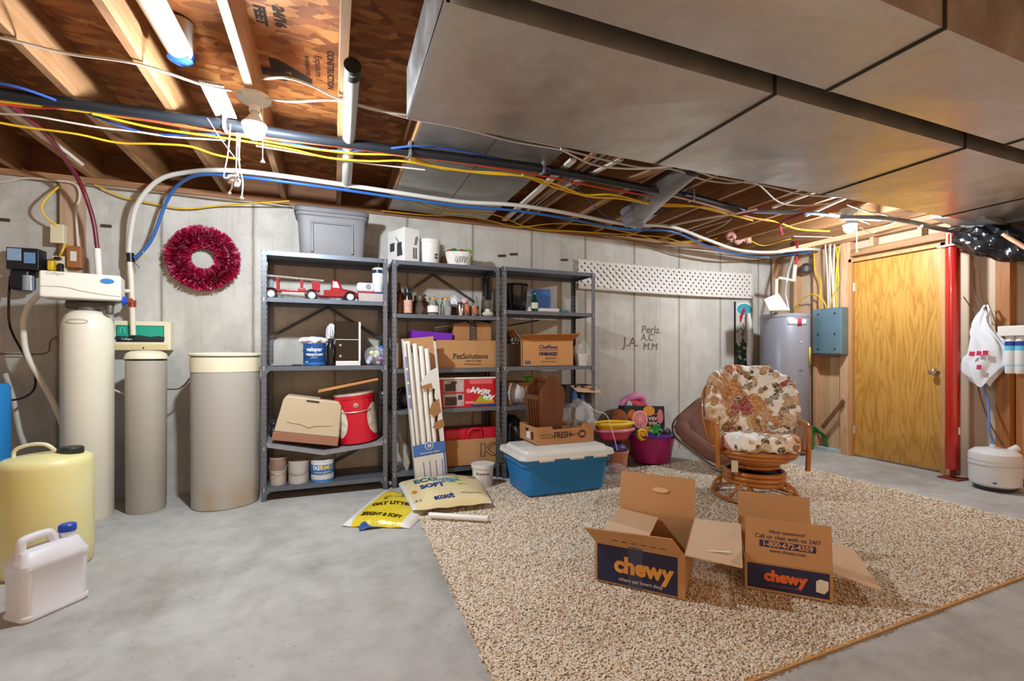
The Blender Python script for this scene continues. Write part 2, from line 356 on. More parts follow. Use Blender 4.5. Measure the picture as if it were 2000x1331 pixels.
# white box beside the first lamp
p = G(428, 195, ZJ)
t = T('junction_box', 'white plate with yellow green sticker between the joists beside the bulb', 'electrical box', (p.x, p.y, ZJ-.006))
MB().span((-.05, -.16, -.006), (.05, .16, .006)).build('plate', P('9fa8a4', .5, var=.03), t, bevel=.003); MB().span((-.032, -.06, -.009), (.032, .03, -.006)).build('sticker', P('c8cf4e', .5, var=.1, sc=30), t, label='yellow green sticker')
tg = MB()
Z0 = 2.3
def Q(u, v, dy=0): return WY(u, v, L1.y+dy)
tg.tube([Q(450, 243), Q(445, 300), Q(437, 342), Q(441, 350)], .003, 6).tube([Q(463, 260), Q(462, 300), Q(461, 345)], .003, 6).tube([Q(468, 262), Q(467, 320), Q(474, 355), Q(472, 386)], .0035, 6).tube([Q(441, 348), Q(452, 350), Q(453, 365), Q(447, 378)], .004, 6)
for k in range(9):
    a = random.random()*6.28
    tg.tube([Q(455, 348), Q(455+14*math.cos(a), 350+9*math.sin(a), .01), Q(462+9*math.cos(a+1), 354+11*math.sin(a+1), -.01), Q(460, 352)], .0035, 6)
tg.ball(Q(448, 378), .009, 10).ball(Q(472, 388), .009, 10).ball(Q(462, 338), (.012, .01, .02), 10)
tg.tube([Q(405, 231), Q(430, 270), Q(462, 313)], .002, 5)
tag(tg.build('pull_string', P('f1f0ec', .6, var=.03)), 'knotted bundle of white pull strings dangling left of the bulb', 'string')
# ================================================================ DUCTS
GAL = galv('galvanised_sheet'); GALD = galv('galvanised_dark', '8d8a84', .4)
SEAM = P('3c352d', .6, .4, var=.05, name='dark_seam')
def duct(label, xs, y0, y1, z0, z1, overhang=.02):
    t = T('air_duct', label, 'duct', (xs[0], y0, z0))
    ox, oy, oz = xs[0], y0, z0
    for i in range(len(xs)-1):
        a, b = xs[i]-ox, xs[i+1]-ox; w = y1-y0; h = z1-z0
        mb = MB(); c = ((a+b)/2, w/2, -.012)
        vs = [(a, 0, 0), (b, 0, 0), (b, w, 0), (a, w, 0), c, (a, 0, h), (b, 0, h), (b, w, h), (a, w, h)]
        mb.add(vs, [(0, 4, 1), (1, 4, 2), (2, 4, 3), (3, 4, 0), (0, 1, 6, 5), (1, 2, 7, 6), (2, 3, 8, 7), (3, 0, 5, 8), (5, 6, 7, 8)])
        mb.build('duct_section', GAL, t, ang=1)
        if i:
            MB().span((a-.004, -.004, -.006), (a+.008, w+.004, .001)).span((a-.004, -.006, 0), (a+.008, 0, h)).build('drive_cleat', SEAM, t)
            MB().span((a+.008, .0, -.004), (a+.018, w, .001)).build('flange', GAL, t)
    MB().span((-.006, 0, -.004), (.012, w, .01)).span((-.006, -.004, 0), (0, w+.004, h)).build('end_cap', galv('galvanised_bright', 'd3d5d6', .3), t)
    return t
ZD = 2.113
duct('wide galvanised duct running left to right under the joists', [.31, 1.64, 2.96, 4.28, 5.07], 1.335, 2.06, ZD, ZJ-.002)
duct('narrower galvanised duct nearer the camera, beside the wide one', [.31, 1.81, 3.10, 4.4, 5.07], .868, 1.24, ZD, ZJ-.002)
# sheet metal closing a joist bay
t = T('joist_bay_sheet', 'dull sheet metal panel nailed under joists above the shelves', 'sheet metal', (.45, 2.1, ZJ-.006))
for i in range(2):
    a = .445*i
    MB().span((a, 0, -.003), (a+.44, 1.0, 0)).span((a, 1.0, -.004), (a+.44, 2.0, -.001)).build('panel', GALD, t)
# pipes between the joists
def pipe(name, label, pts, r, m, cat='pipe', seg=16, sub=6, group=None):
    return tag(MB().tube(pts, r, seg, 0, False, sub).build(name, m), label, cat, group)
PVC = P('cbc6ba', .35, var=.04, name='pvc'); GREYPVC = P('b9b6b0', .4, var=.05)
a = G(296, 0, 2.44); b = G(352, 100, 2.44)
t = T('vent_pipe', 'white pipe with blue end ring between the left joists', 'pipe', (b.x, b.y, 2.44))
d = (Vector((a.x-b.x, a.y-b.y, 0)))*1.9
MB().cyl((0, 0, 0), d, .05, seg=24).cyl((0, 0, 0), (0, 0, .13), .05, seg=20).ball((0, 0, 0), .05).build('pipe', PVC, t); MB().cyl((0, 0, -.052), (0, .0, -.04), .03, .05).cyl((0, -.0, 0), (d*-.05), .053, seg=24).build('blue_coupling', P('2f62b4', .5, var=.05), t)
p0, p1 = G(688, 135, 2.31), G(677, 362, 2.31)
t = T('drain_pipe', 'light grey pipe with black open end hung along a joist', 'pipe', p0)
MB().cyl((0, 0, 0), p1-p0, .033, seg=24).ball(p1-p0, .033).build('pipe', GREYPVC, t); MB().cyl((0, -.02, .005), (0, .05, .0), .036, seg=24).build('black_end_cap', P('1d1a18', .6, var=.05), t)
pts = [G(-260, 148, 2.29), G(0, 183, 2.29), G(220, 213, 2.29), G(440, 243, 2.29), G(600, 269, 2.29), G(800, 296, 2.29), G(1060, 330, 2.29), G(1250, 366, 2.29), G(1350, 385, 2.29), G(1455, 412, 2.29)]
t = T('black_pipe', 'long black pipe strapped under the joists from left edge to middle', 'pipe', (0, 0, 0))
MB().tube(pts, .027, 16).build('pipe', P('1f2329', .3, var=.1, name='black_pipe'), t)
for i in (3, 5, 6, 8):
    q = pts[i]; MB().span((q.x-.008, q.y-.032, q.z-.032), (q.x+.008, q.y+.032, ZJ)).build('strap', P('a5a7a8', .4, .6, var=.05), t)
# white and blue water lines: wall - ceiling - wall
whp = [WY(252, 508, 4.08), WY(255, 460, 4.06), WY(268, 400, 4.0), WY(310, 352, 3.9), WY(370, 336, 3.78), G(440, 333, 2.29), G(520, 340, 2.29), G(650, 358, 2.29), G(760, 374, 2.29), G(900, 394, 2.29), G(1000, 400, 2.28), G(1100, 415, 2.27), G(1220, 438, 2.26), G(1310, 443, 2.26), G(1380, 468, 2.24), G(1440, 488, 2.22), G(1500, 493, 2.2), G(1570, 487, 2.2), WX(1600, 488, 5.0)]
pipe('water_line', 'white plastic water line arching off the wall and across to the heater', whp, .016, P('cfcdc6', .35, var=.04), 'pipe')
blp = [WY(262, 504, 4.05), WY(280, 490, 4.05), WY(300, 460, 4.04), WY(325, 395, 4.0), WY(350, 360, 3.9), WY(390, 342, 3.7), G(470, 345, 2.27), G(650, 368, 2.27), G(760, 384, 2.27), G(900, 403, 2.27), G(1000, 411, 2.265), G(1100, 426, 2.255), G(1220, 448, 2.24), G(1310, 452, 2.24), G(1380, 480, 2.22), G(1440, 496, 2.2), G(1500, 500, 2.19), G(1585, 492, 2.19)]
pipe('water_line', 'blue plastic water line following just under the white one', blp, .011, P('2c5fa6', .35, var=.05), 'pipe')
mrp = [G(20, 205, 2.3), G(90, 262, 2.3), G(130, 315, 2.3), WY(160, 365, 3.95), WY(182, 430, 4.0), WY(190, 486, 4.02)]
pipe('water_line', 'maroon water line curving down the wall to the softener', mrp, .013, P('6d1c2f', .35, var=.05), 'pipe')
tag(MB().tube([WY(190, 486, 4.02), WY(193, 530, 4.02), WY(195, 560, 4.02)], .02, 12, 0, False, 1).build('riser_pipe', P('ece9e2', .35, var=.03)), 'short white riser below the maroon line', 'pipe')
tag(MB().tube([G(0, 200, 2.32), G(80, 258, 2.32), G(160, 321, 2.32)], .012, 10).build('conduit', P('ded4c4', .5, var=.05)), 'short cream conduit slanting under the far left joists', 'pipe')
# ================================================================ CABLES
YEL = P('e0b321', .45, var=.06, name='yellow_sheath'); WHC = P('d3c9bc', .5, var=.05, name='white_sheath'); ORG = P('c9452b', .45, var=.06, name='orange_sheath'); BLU = P('2f4f9c', .45, var=.05, name='blue_sheath'); PUR = P('463f86', .5, var=.05)
MAR = P('8e1d3a', .4, var=.05); TANC = P('8d7a63', .6, var=.06)
def cable(label, pts, r, m, z=2.3, name='cable'):
    def pos(p):
        if isinstance(p, Vector): return p
        q = G(p[0], p[1], p[2] if len(p) > 2 else z)
        return q if q.y < WB-.05 else WY(p[0], p[1], WB-.05)
    pp = [pos(p) for p in pts]
    return tag(MB().tube(pp, r, 7, 0, False, 5).build(name, m), label, 'cable')
cable('white cable stapled across joists from top left to the wide duct', [(-150, 48), (0, 73), (130, 104), (270, 125), (400, 167), (470, 180), (560, 198), (655, 196), (730, 212), (800, 231), (900, 250), (1000, 276), (1095, 292)], .006, WHC, 2.325)
cable('white cable starting above the first bulb and joining the duct edge run', [(505, 155, 2.4), (560, 152), (610, 168), (655, 190), (720, 212), (795, 224), (880, 236), (980, 262), (1095, 287)], .006, WHC, 2.325)
cable('white cable leaving the duct corner over the dark joist bays', [(1095, 290), (1180, 312), (1260, 328), (1330, 326), (1400, 347), (1490, 362), (1570, 380), (1640, 385), (1700, 392)], .006, WHC)
cable('white cable sagging below its twin in the dark joist bays', [(1095, 292), (1160, 322), (1230, 330), (1310, 330), (1370, 350), (1425, 358), (1475, 357), (1520, 394), (1565, 402), (1620, 398)], .006, WHC)
cable('yellow cable lowest of the bundle at far left', [(-120, 215), (0, 240), (60, 250), (150, 262), (230, 279), (300, 281), (370, 286), (420, 302), (470, 312)], .006, YEL, 2.28)
cable('yellow cable nearest the black pipe at left', [(-100, 188), (0, 198), (100, 210), (200, 223), (330, 242), (450, 262), (570, 285), (690, 300), (790, 305), (870, 332)], .006, YEL, 2.275)
cable('yellow cable crossing between bulb and shelves, upper strand', [(180, 222), (300, 250), (440, 270), (560, 290), (640, 308), (720, 315), (790, 315), (880, 332), (1000, 340), (1080, 358)], .006, YEL, 2.27)
cable('yellow cable passing over the sheet metal to the right wires', [(800, 312), (850, 325), (940, 338), (1030, 345), (1090, 362), (1140, 380), (1200, 381), (1270, 397), (1350, 402), (1420, 418), (1470, 431)], .007, YEL, 2.26)
cable('second yellow cable twisted along the right wires', [(1020, 342), (1080, 365), (1150, 384), (1210, 388), (1290, 402), (1380, 405), (1440, 422), (1510, 432), (1560, 448), (1620, 452)], .007, YEL, 2.26)
cable('yellow cable looping low over the sill above the shelves', [(745, 412, 2.31), (830, 420, 2.31), (900, 422, 2.31), (960, 432, 2.31), (1010, 444, 2.3), (1080, 437, 2.3), (1150, 440, 2.3), (1230, 455, 2.29), (1300, 472, 2.28), (1370, 470, 2.28)], .006, YEL)
cable('yellow cable drooping along the sill to the right wall clutter', [(800, 392, 2.31), (880, 415, 2.31), (960, 418, 2.31), (1040, 447, 2.3), (1120, 452, 2.29), (1200, 457, 2.29), (1290, 463, 2.28), (1340, 474, 2.28), (1400, 466, 2.28)], .006, YEL)
cable('yellow cable hugging the sill above the wreath', [(185, 361, 2.3), (240, 385, 2.26), (300, 398, 2.24), (360, 408, 2.23), (430, 402, 2.24), (500, 397, 2.25), (565, 393, 2.27)], .006, YEL)
cable('thin tan cable hugging the sill above the wreath', [(150, 358, 2.31), (240, 370, 2.3), (330, 378, 2.29), (430, 390, 2.28), (500, 393, 2.28), (570, 402, 2.27)], .005, TANC)
cable('orange cable along the underside of the black pipe at left', [(-100, 185), (0, 202), (70, 210), (150, 212), (250, 228), (350, 246), (430, 258), (560, 275), (660, 286), (790, 303)], .0065, ORG, 2.27)
cable('orange cable crossing the sheet metal towards the middle', [(660, 286), (800, 305), (900, 318), (1000, 333), (1090, 350), (1180, 368), (1240, 378), (1300, 390)], .0065, ORG, 2.275)
cable('blue cable along the black pipe at left, dipping by the bulb', [(-100, 148), (0, 163), (60, 178), (150, 212), (240, 248), (310, 263), (400, 262), (480, 262), (560, 278), (640, 294), (730, 293), (805, 285)], .0065, BLU, 2.285)
cable('blue cable over the sheet metal above the middle shelf', [(800, 285), (850, 288), (930, 300), (1010, 318), (1060, 328)], .0065, BLU, 2.31)
cable('purple cable hanging in a long loop by the round duct', [(1062, 325), (1100, 345), (1140, 380), (1170, 412), (1210, 433), (1262, 425), (1300, 405), (1340, 380), (1355, 374)], .0045, PUR, 2.28)
cable('white cable drooping over the orange one at left', [(0, 222), (60, 226), (140, 240), (200, 250), (270, 258), (340, 268), (440, 274)], .005, WHC, 2.28)
cable('white cable crossing under the grey drain pipe', [(500, 285), (580, 298), (660, 312), (740, 322), (830, 332)], .005, WHC, 2.28)
cable('white cable along left wall top into the brown bell transformer', [(-60, 362, 2.28), (0, 356, 2.28), (50, 348, 2.28), (100, 352, 2.28), (140, 357, 2.28), WY(154, 370, 4.14), WY(155, 390, 4.14), WY(149, 405, 4.14), WY(150, 440, 4.14), WY(153, 483, 4.13)], .0075, WHC)
cable('yellow cable bowing down to the cream switch box', [WY(118, 362, 4.13), WY(100, 378, 4.1), WY(82, 400, 4.08), WY(86, 420, 4.09), WY(112, 442, 4.12)], .007, YEL)
cable('short yellow cable joining switch box and outlet', [WY(126, 477, 4.13), WY(122, 490, 4.11), WY(116, 502, 4.13)], .007, YEL)
# wires among the joists on the right
RW = [([(1300, 443), (1360, 430), (1430, 418), (1480, 409)], .011, 'pale pipe branching off the white line toward the red fitting', P('cfc4b4', .4, var=.05)),
 ([(1440, 420), (1465, 415), (1494, 404)], .014, 'maroon pipe end crossing the bundle of wires', MAR),
 ([(1528, 458), (1524, 440), (1540, 428), (1572, 416)], .011, 'maroon pipe curling down beside the second bulb', MAR),
 ([(1300, 380), (1370, 397), (1420, 412), (1480, 428), (1515, 433)], .007, 'pinkish cable through the middle of the wire tangle', P('c98f78', .5, var=.05)),
 ([(1350, 452), (1390, 440), (1425, 430)], .004, 'thin cable strung between two joists over the white line', WHC),
 ([(1380, 455), (1410, 442), (1430, 427)], .004, 'thin cable dropping toward the pink insulation', WHC),
 ([(1460, 467), (1490, 480), (1530, 470), (1545, 467)], .005, 'short yellow cable under the pink insulation', YEL),
 ([(1550, 462), (1600, 463), (1640, 465)], .004, 'straight thin cable left of the second bulb', WHC),
 ([(1250, 475), (1300, 482), (1380, 488), (1450, 500), (1500, 505)], .006, 'tan cable sagging along the sill near the corner', TANC),
 ([(1180, 462), (1260, 478), (1330, 500), (1400, 511), (1470, 510), (1520, 503)], .008, 'brown cable drooping in front of the wall near the corner', TANC),
 ([(1620, 417), (1660, 425), (1700, 438)], .005, 'white cable curling over the second bulb', WHC),
 ([(1655, 400), (1690, 412), (1720, 418), (1745, 425)], .005, 'white cable wavering right of the second bulb', WHC),
 ([(1680, 445), (1705, 455), (1735, 440), (1755, 432)], .004, 'thin wire loop hanging above the door header', WHC)]
for pts, r, lab, m in RW: cable(lab, pts, r, m, 2.26)
cable('bluish pipe bundle passing behind the second bulb', [(1462, 413), (1520, 415), (1580, 416), (1660, 424), (1720, 430)], .016, P('8fa6bd', .3, .2, var=.05), 2.28, 'conduit')
cable('grey conduit curving from the second bulb to the right edge', [(1640, 425, 2.25), (1720, 426, 2.22), (1790, 436, 2.2), (1850, 449, 2.16), (1900, 444, 2.12), (1960, 433, 2.1), (2060, 418, 2.08)], .02, P('9aa0a6', .3, .5, var=.05), 2.2, 'conduit')
cable('thinner grey conduit below the first at the right edge', [(1800, 442, 2.16), (1880, 456, 2.13), (1940, 458, 2.12), (2060, 452, 2.1)], .013, P('8f979e', .3, .5, var=.05), 2.1, 'conduit')
# bridging strips / boards in the right bays
def lath(label, u0, v0, u1, v1, w, z, m, th=.018):
    a, b = G(u0, v0, z), G(u1, v1, z); d = (b-a); n = Vector((-d.y, d.x, 0)).normalized()*w/2
    tag(MB().sheet([a-n, b-n, b+n, a+n], th).build('lath_strip', m), label, 'wood strip')
lath('white strip nailed flat among the right joists', 1120, 312, 985, 430, .045, 2.33, P('ded6ca', .5, var=.05))
lath('second white strip among the right joists', 1215, 310, 1095, 368, .03, 2.33, P('ded6ca', .5, var=.05))
lath('pale wood strip beside the white strips', 1175, 288, 1040, 400, .035, 2.335, PINE)
lath('grey metal strip among the right joists', 1185, 296, 1000, 432, .03, 2.335, GALD)
lath('pale wood brace in the bay left of the round duct', 1322, 318, 1225, 352, .06, 2.335, PINE)
lath('slim white batten near the second bulb', 1600, 372, 1510, 405, .03, 2.335, P('ded6ca', .5, var=.05))
lath('slim pale batten right of the white one', 1655, 385, 1575, 421, .02, 2.3, P('e0d3c2', .5, var=.05))
# round wrapped duct
a, b, c = G(1352, 322, 2.36), G(1300, 362, 2.34), WY(1250, 408, 3.35)
t = T('round_duct', 'round grey duct with crumpled plastic over its end', 'duct', (0, 0, 0))
MB().tube([a, b, c], lambda f: .085+.03*f, 24).build('duct_body', galv('flex_grey', '6a676a', .45), t)
def crump(i, j, c=c):
    an = 2*PI*i; r = (.13+.012*math.sin(an*5+j*9)+.008*math.sin(an*11))*(1 if j < .7 else max(.05, 1-((j-.7)/.3)**2)); y = -.12+.30*j
    return (c.x+r*math.cos(an), c.y+y, c.z+.03-.09*j+r*math.sin(an)*.9)
MB().grid(crump, 40, 8, 0, True).build('plastic_wrap', P('8f8e96', .2, .2, var=.2, sc=20, alpha=.85, bump=.5, bs=30), t)
p = WY(1442, 462, 3.9)
mb = MB().grid(lambda i, j: (p.x-.13+.26*i+.02*math.sin(j*9), p.y-.05+.1*j+.03*math.sin(i*7), p.z-.05+.12*j+.035*math.sin(i*13+j*5)), 14, 8)
tag(mb.build('insulation_batt', P('d9a7a0', .95, var=.12, sc=30, bump=.6, bs=60), solid=.05), 'pink insulation tuft sticking out above the back wall corner', 'insulation')
# black plastic wrapped duct above door, right edge
p0, p1 = WX(1870, 472, 4.9), WX(2040, 488, 4.8)
t = T('wrapped_duct', 'duct wrapped in shiny black plastic above the red post', 'duct', (0, 0, 0))
def blk(i, j):
    c = p0.lerp(p1, j); an = 2*PI*i; r = (.15+.018*math.sin(an*4+j*14)+.012*math.sin(an*9-j*20))*(.55+.45*min(1, 3*j, 4*(1-j)+.6))
    return (c.x+r*math.cos(an), c.y, c.z+.02+r*.85*math.sin(an))
MB().grid(blk, 36, 24, 0, True).build('plastic_wrap', P('15171b', .18, var=.2, bump=.3, bs=18, name='black_film'), t)
MB().cyl(WX(1958, 470, 5.0), WX(1995, 478, 5.02), .13, seg=28).build('duct_end', GALD, t)
mbx = WX(1890, 430, 4.7); tag(MB().box(mbx, (.3, .35, .03), rot=(.25, .1, 0)).build('metal_bracket', GALD, bevel=.004), 'bent sheet metal plate on the conduit above the black plastic', 'sheet metal')
# ================================================================ STEEL SHELVES
def postmat():
    t = NT('perforated_post'); sp = t.n('ShaderNodeSeparateXYZ', i_0=t.n('ShaderNodeTexCoord').outputs['Object'])
    f = t.math('ABSOLUTE', t.math('SUBTRACT', t.math('FRACT', t.math('MULTIPLY', sp.outputs[2], 26.0)), .5))
    x = t.math('ABSOLUTE', t.math('SUBTRACT', t.math('ABSOLUTE', sp.outputs[0]), .017))
    m = t.math('MULTIPLY', t.math('LESS_THAN', f, .12), t.math('LESS_THAN', x, .0045))
    n = t.noise(t.coord(), 60, 3)
    col = t.mix(n, '565b64', '767b84'); t.set(Base_Color=t.mix(m, col, '24262a'), Roughness=.42, Metallic=.35); return t.m
POST = postmat()
DUSTY = P('8f9096', .6, .2, var=.2, sc=20, name='dusty_grey_enamel')
def shelf_unit(label, x0, x1, yf, zs, dep=.40, H=1.83, gus=(), brace=(), sag=None, tilt=None):
    t = T('shelving_unit', label, 'shelves', ((x0+x1)/2, yf, 0), 0, 'steel shelving units along the back wall')
    w = (x1-x0)/2
    for sx in (-1, 1):
        for sy in (0, 1):
            x = sx*w; y = 0 if sy == 0 else dep; dy = 1 if sy == 0 else -1
            mb = MB().box((0, 0, H/2), (.036, .003, H)).box((sx*.0165, dy*.018, H/2), (.003, .036, H))
            mb.build('post', POST, t, loc=(x-sx*.018, y, 0))
    for i, z in enumerate(zs):
        mb = MB(); a, b = -w+.004, w-.004
        if sag and i == sag[0]:
            zz = sag[1]
            for k in range(2):
                xa = a+(b-a)*(0, .47)[k]; xb = a+(b-a)*(.47, 1)[k]; za, zb = zz[k], zz[k+1]
                mb.sheet([(xa, .004, za), (xb, .004, zb), (xb, dep-.004, zb), (xa, dep-.004, za)], .003)
                for y in (.003, dep-.003):
                    mb.sheet([(xa, y, za-.03), (xb, y, zb-.03), (xb, y, zb), (xa, y, za)], .003)
            mb.build('shelf', DUSTY, t, bevel=.0); continue
        mb.span((a, .003, z-.003), (b, dep-.003, z)).span((a, .002, z-.032), (b, .005, z)).span((a, dep-.005, z-.032), (b, dep-.002, z)).span((a, .004, z-.03), (a+.003, dep-.004, z)).span((b-.003, .004, z-.03), (b, dep-.004, z))
        mb.span((a, .004, z-.032), (b, .016, z-.029)).build('shelf', STEEL, t)
    for z, sx in gus:
        g = MB().prism([(0, 0), (.06, 0), (0, -.06)], 0, .003, 0, Matrix.Translation((sx*(-w)+.0, -.002, z-.03)) @ Matrix.Rotation(PI/2, 4, 'X') @ Matrix.Diagonal((sx, 1, 1, 1)))
        g.build('gusset', STEEL, t)
    for z0, z1, u0, u1 in brace:
        p0, p1 = Vector((-w+2*w*u0, dep-.012, z0)), Vector((-w+2*w*u1, dep-.012, z1))
        d = (p1-p0).normalized(); n = Vector((-d.z, 0, d.x))*.011
        MB().sheet([p0-n, p1-n, p1+n, p0+n], .003).build('brace', STEELD, t)
    b0 = None
    for sx in (-1, 1):
        for z in zs:
            for dz in (-.008, -.024):
                q = (sx*(w-.018), -.001, z+dz)
                if b0 is None: b0 = MB().cyl((0, -.005, 0), (0, 0, 0), .006, seg=6).build('bolt', P('c9ccd0', .35, .7, var=0), t, loc=q)
                else: b1 = b0.copy(); COL.objects.link(b1); b1.parent = t; b1.location = q
    return t
F1, F2, F3 = 3.77, 3.775, 3.725
XA = WY(510, 700, F1).x; XB = WY(757, 700, F1).x; XC = WY(766, 700, F2).x; XD = WY(976, 700, F2).x; XE = WY(982, 700, F3).x; XF = WY(1162, 700, F3).x
A = [1.83, 1.49, .985, .40, .10]; B = [1.83, 1.40, .955, .62, .12]; C = [1.83, 1.455, .965, .62, .12]
shelf_unit('left steel shelving unit, holding the red toy truck, with one buckled shelf', XA, XB, F1, A, gus=[(.985, 1), (.985, -1), (.10, 1), (.10, -1)], brace=[(1.2, 1.47, 0, .5), (1.47, 1.2, .5, 1), (.12, .36, .45, 1)], sag=(3, (.432, .338, .388)))
shelf_unit('middle steel shelving unit, with bottles and jars on its second shelf', XC, XD, F2, B, gus=[(1.83, 1), (1.83, -1)], brace=[(1.6, 1.8, .15, .45), (1.8, 1.58, .45, .85)])
shelf_unit('right steel shelving unit, nearest the white lattice', XE, XF, F3, C, gus=[(.965, -1), (.965, 1)], brace=[(1.15, 1.25, 0, .5)])
# ---------------------------------------------------------------- helper: box on a shelf given pixel span
def fit(u0, u1, Y):
    a, b = WY(u0, 700, Y).x, WY(u1, 700, Y).x; return (a+b)/2, b-a
def hz(u, v, Y): return WY(u, v, Y).z
def carton(label, x, y, z, w, d, h, m=KRAFT, rz=0, cat='box', tape=None, name='carton', group=None, seam=True):
    t = T(name, label, cat, (x, y, z), rz, group)     # origin: centre of the base, front face at -d/2
    MB().span((-w/2, -d/2, 0), (w/2, d/2, h)).build('body', m, t, bevel=.004)
    if tape:
        for tx in tape[1:]: MB().span((tx-.025, -d/2-.0008, h*.55), (tx+.025, -d/2+.001, h+.0008)).span((tx-.025, -d/2, h), (tx+.025, d/2, h+.001)).build('tape', tape[0], t)
    return t
TAPE = P('b98a52', .3, var=.05, name='packing_tape')
# ================================================================ LEFT UNIT
x, w = fit(578, 717, 3.86)
t = T('storage_tote', 'grey lidded storage tote on top of the left shelving unit', 'storage tote', (x, 4.0, 1.83))
GT = P('737478', .5, var=.06, sc=4, name='grey_tote'); GL = P('606166', .5, var=.05, name='grey_tote_lid')
h = .365
MB().lathe([(.43, 0), (.445, .02), (.475, h-.06), (.5, h-.05), (.5, h-.02)], 64, 0, None, w*1.02, .33, n=9).build('body', GT, t, ang=25)
MB().lathe([(.51, h-.03), (.515, h), (.49, h+.012), (.47, h+.006), (.3, h+.014)], 64, 0, None, w*1.04, .35, n=9).build('lid', GL, t, ang=25)
mb = MB()
for a, b in ((-.3, -.26), (.26, .3)): mb.span((w*a, -.163, .03), (w*b, -.142, h-.1))
mb.span((-w*.3, -.165, h-.115), (w*.3, -.145, h-.1)); mb.build('front_rib', GT, t, bevel=.006)
# fire truck
tz = 1.49
tx0 = WY(510, 700, 3.88).x; tx1 = WY(702, 700, 3.88).x; L = tx1-tx0
t = T('toy_fire_truck', 'red toy ladder truck on the left unit, cab facing right', 'toy truck', (tx0, 3.9, tz), 0)
TR = P('971127', .18, var=.05, coat=.6, name='toy_red')
def sp(mb, a, b): return mb.span((a[0]*L, a[1], a[2]), (b[0]*L, b[1], b[2]))
cab = MB()
cab.prism([(.62*L, .03), (.62*L, .085), (.695*L, .085), (.70*L, .15), (.715*L, .166), (.765*L, .166), (.79*L, .15), (.815*L, .1), (.93*L, .085), (.985*L, .07), (.99*L, .03)], -.04, .04, 0, Matrix.Rotation(PI/2, 4, 'X'))
cab.build('cab', TR, t, bevel=.01, seg=3)
MB().prism([(.712*L, .105), (.722*L, .15), (.758*L, .15), (.785*L, .105)], -.0425, .0425, 0, Matrix.Rotation(PI/2, 4, 'X')).build('window', P('e8e6e2', .2, var=.03), t)
for fx in (.90, .50, .10):
    MB().lathe([(.034, -.014), (.04, -.008), (.04, .008), (.034, .014)], 22, 0, Matrix.Translation((fx*L, -.045, .034)) @ Matrix.Rotation(PI/2, 4, 'X')).build('tyre', BLACK, t)
    MB().lathe([(.026, 0), (.024, .006), (.012, .009), (.01, .006), (.003, .006)], 18, 0, Matrix.Translation((fx*L, -.057, .034)) @ Matrix.Rotation(PI/2, 4, 'X')).build('wheel_disc', WHITEP, t)
    MB().lathe([(.034, -.014), (.034, .014)], 16, 0, Matrix.Translation((fx*L, .045, .034)) @ Matrix.Rotation(PI/2, 4, 'X')).build('tyre', BLACK, t)
fen = MB()
for fx in (.90, .50, .10):
    fen.grid(lambda i, j, fx=fx: (fx*L-.05*math.cos(PI*i), -.062+.124*j, .036+.046*math.sin(PI*i)), 14, 4)
fen.build('fender', TR, t, solid=.004)
body = MB(); sp(body, (.43, -.035, .03), (.66, .035, .045)); sp(body, (.5, -.04, .07), (.585, .04, .15)); sp(body, (.06, -.045, .055), (.38, .045, .075)); sp(body, (.03, -.035, .04), (.14, .035, .07)); sp(body, (.36, -.045, .055), (.44, .045, .09)); body.build('trailer_body', TR, t, bevel=.006)
up = MB()
for fx in (.16, .395): sp(up, (fx-.013, -.035, .075), (fx+.013, -.02, .155)); sp(up, (fx-.013, .02, .075), (fx+.013, .035, .155)); sp(up, (fx-.016, -.035, .15), (fx+.016, .035, .158))
up.build('ladder_support', TR, t, bevel=.002)
sp(MB(), (.2, -.043, .045), (.46, -.04, .055)).build('chrome_rail', CHROME, t)
lad = MB(); 
for y in (-.025, .025): lad.cyl((-.0*L, y, .178), (.62*L, y, .158), .005, seg=8)
for k in range(12): f = .02+k*.05; lad.cyl((f*L, -.025, .178-.02*f/.62), (f*L, .025, .178-.02*f/.62), .0035, seg=6)
lad.build('ladder', P('cfccc8', .35, .6, var=.05), t)
# small box with gadget and tumbler
x, w = fit(700, 756, 3.86)
carton('small grey box with red and blue top edge under the white gadget', x, 3.95, tz, w, .16, .075, P('b9b0ae', .7, var=.05), name='flat_box'); 
bx = MB().span((x-w/2, 3.868, tz+.0755), (x+w*.1, 4.03, tz+.088)).span((x+w*.1, 3.868, tz+.0755), (x+w/2, 4.03, tz+.0865), 1); tag(bx.build('flat_case', [P('8e2436', .5, var=.05), P('2c4a7e', .5, var=.05)]), 'thin red and blue case lying on the small grey box', 'case')
x2, w2 = fit(697, 733, 3.9)
t = T('camera_gadget', 'rounded white gadget with a grey round lens on the small box', 'gadget', (x2, 3.96, tz+.089))
MB().box((0, 0, .04), (w2, .08, .08)).build('body', P('dfe0e2', .35, var=.03), t, bevel=.025, seg=4); MB().lathe([(.022, 0), (.02, .006), (.003, .004)], 20, 0, Matrix.Translation((.02, -.04, .045)) @ Matrix.Rotation(PI/2, 4, 'X')).build('lens', P('8d9096', .4, var=.05), t)
x3, w3 = fit(727, 752, 3.87); zb = tz+.089
t = T('tumbler', 'white insulated tumbler with handle and straw beside the gadget', 'tumbler', (x3, 3.90, zb))
MB().lathe([(.034, 0), (.036, .01), (.038, .05), (.047, .07), (.048, .15)], 28).build('body', P('dfe1e6', .3, var=.02), t)
MB().lathe([(.0485, .15), (.0485, .178)], 28).build('band', P('23304a', .3, var=.05), t); MB().lathe([(.049, .178), (.05, .192), (.046, .198)], 28).build('lid', WHITEP, t)
MB().cyl((0, 0, .195), (.004, 0, .235), .005).build('straw', WHITEP, t); MB().tube([(.045, 0, .185), (.07, 0, .185), (.073, 0, .12), (.068, 0, .07), (.046, 0, .075)], .006, 8).build('handle', WHITEP, t)
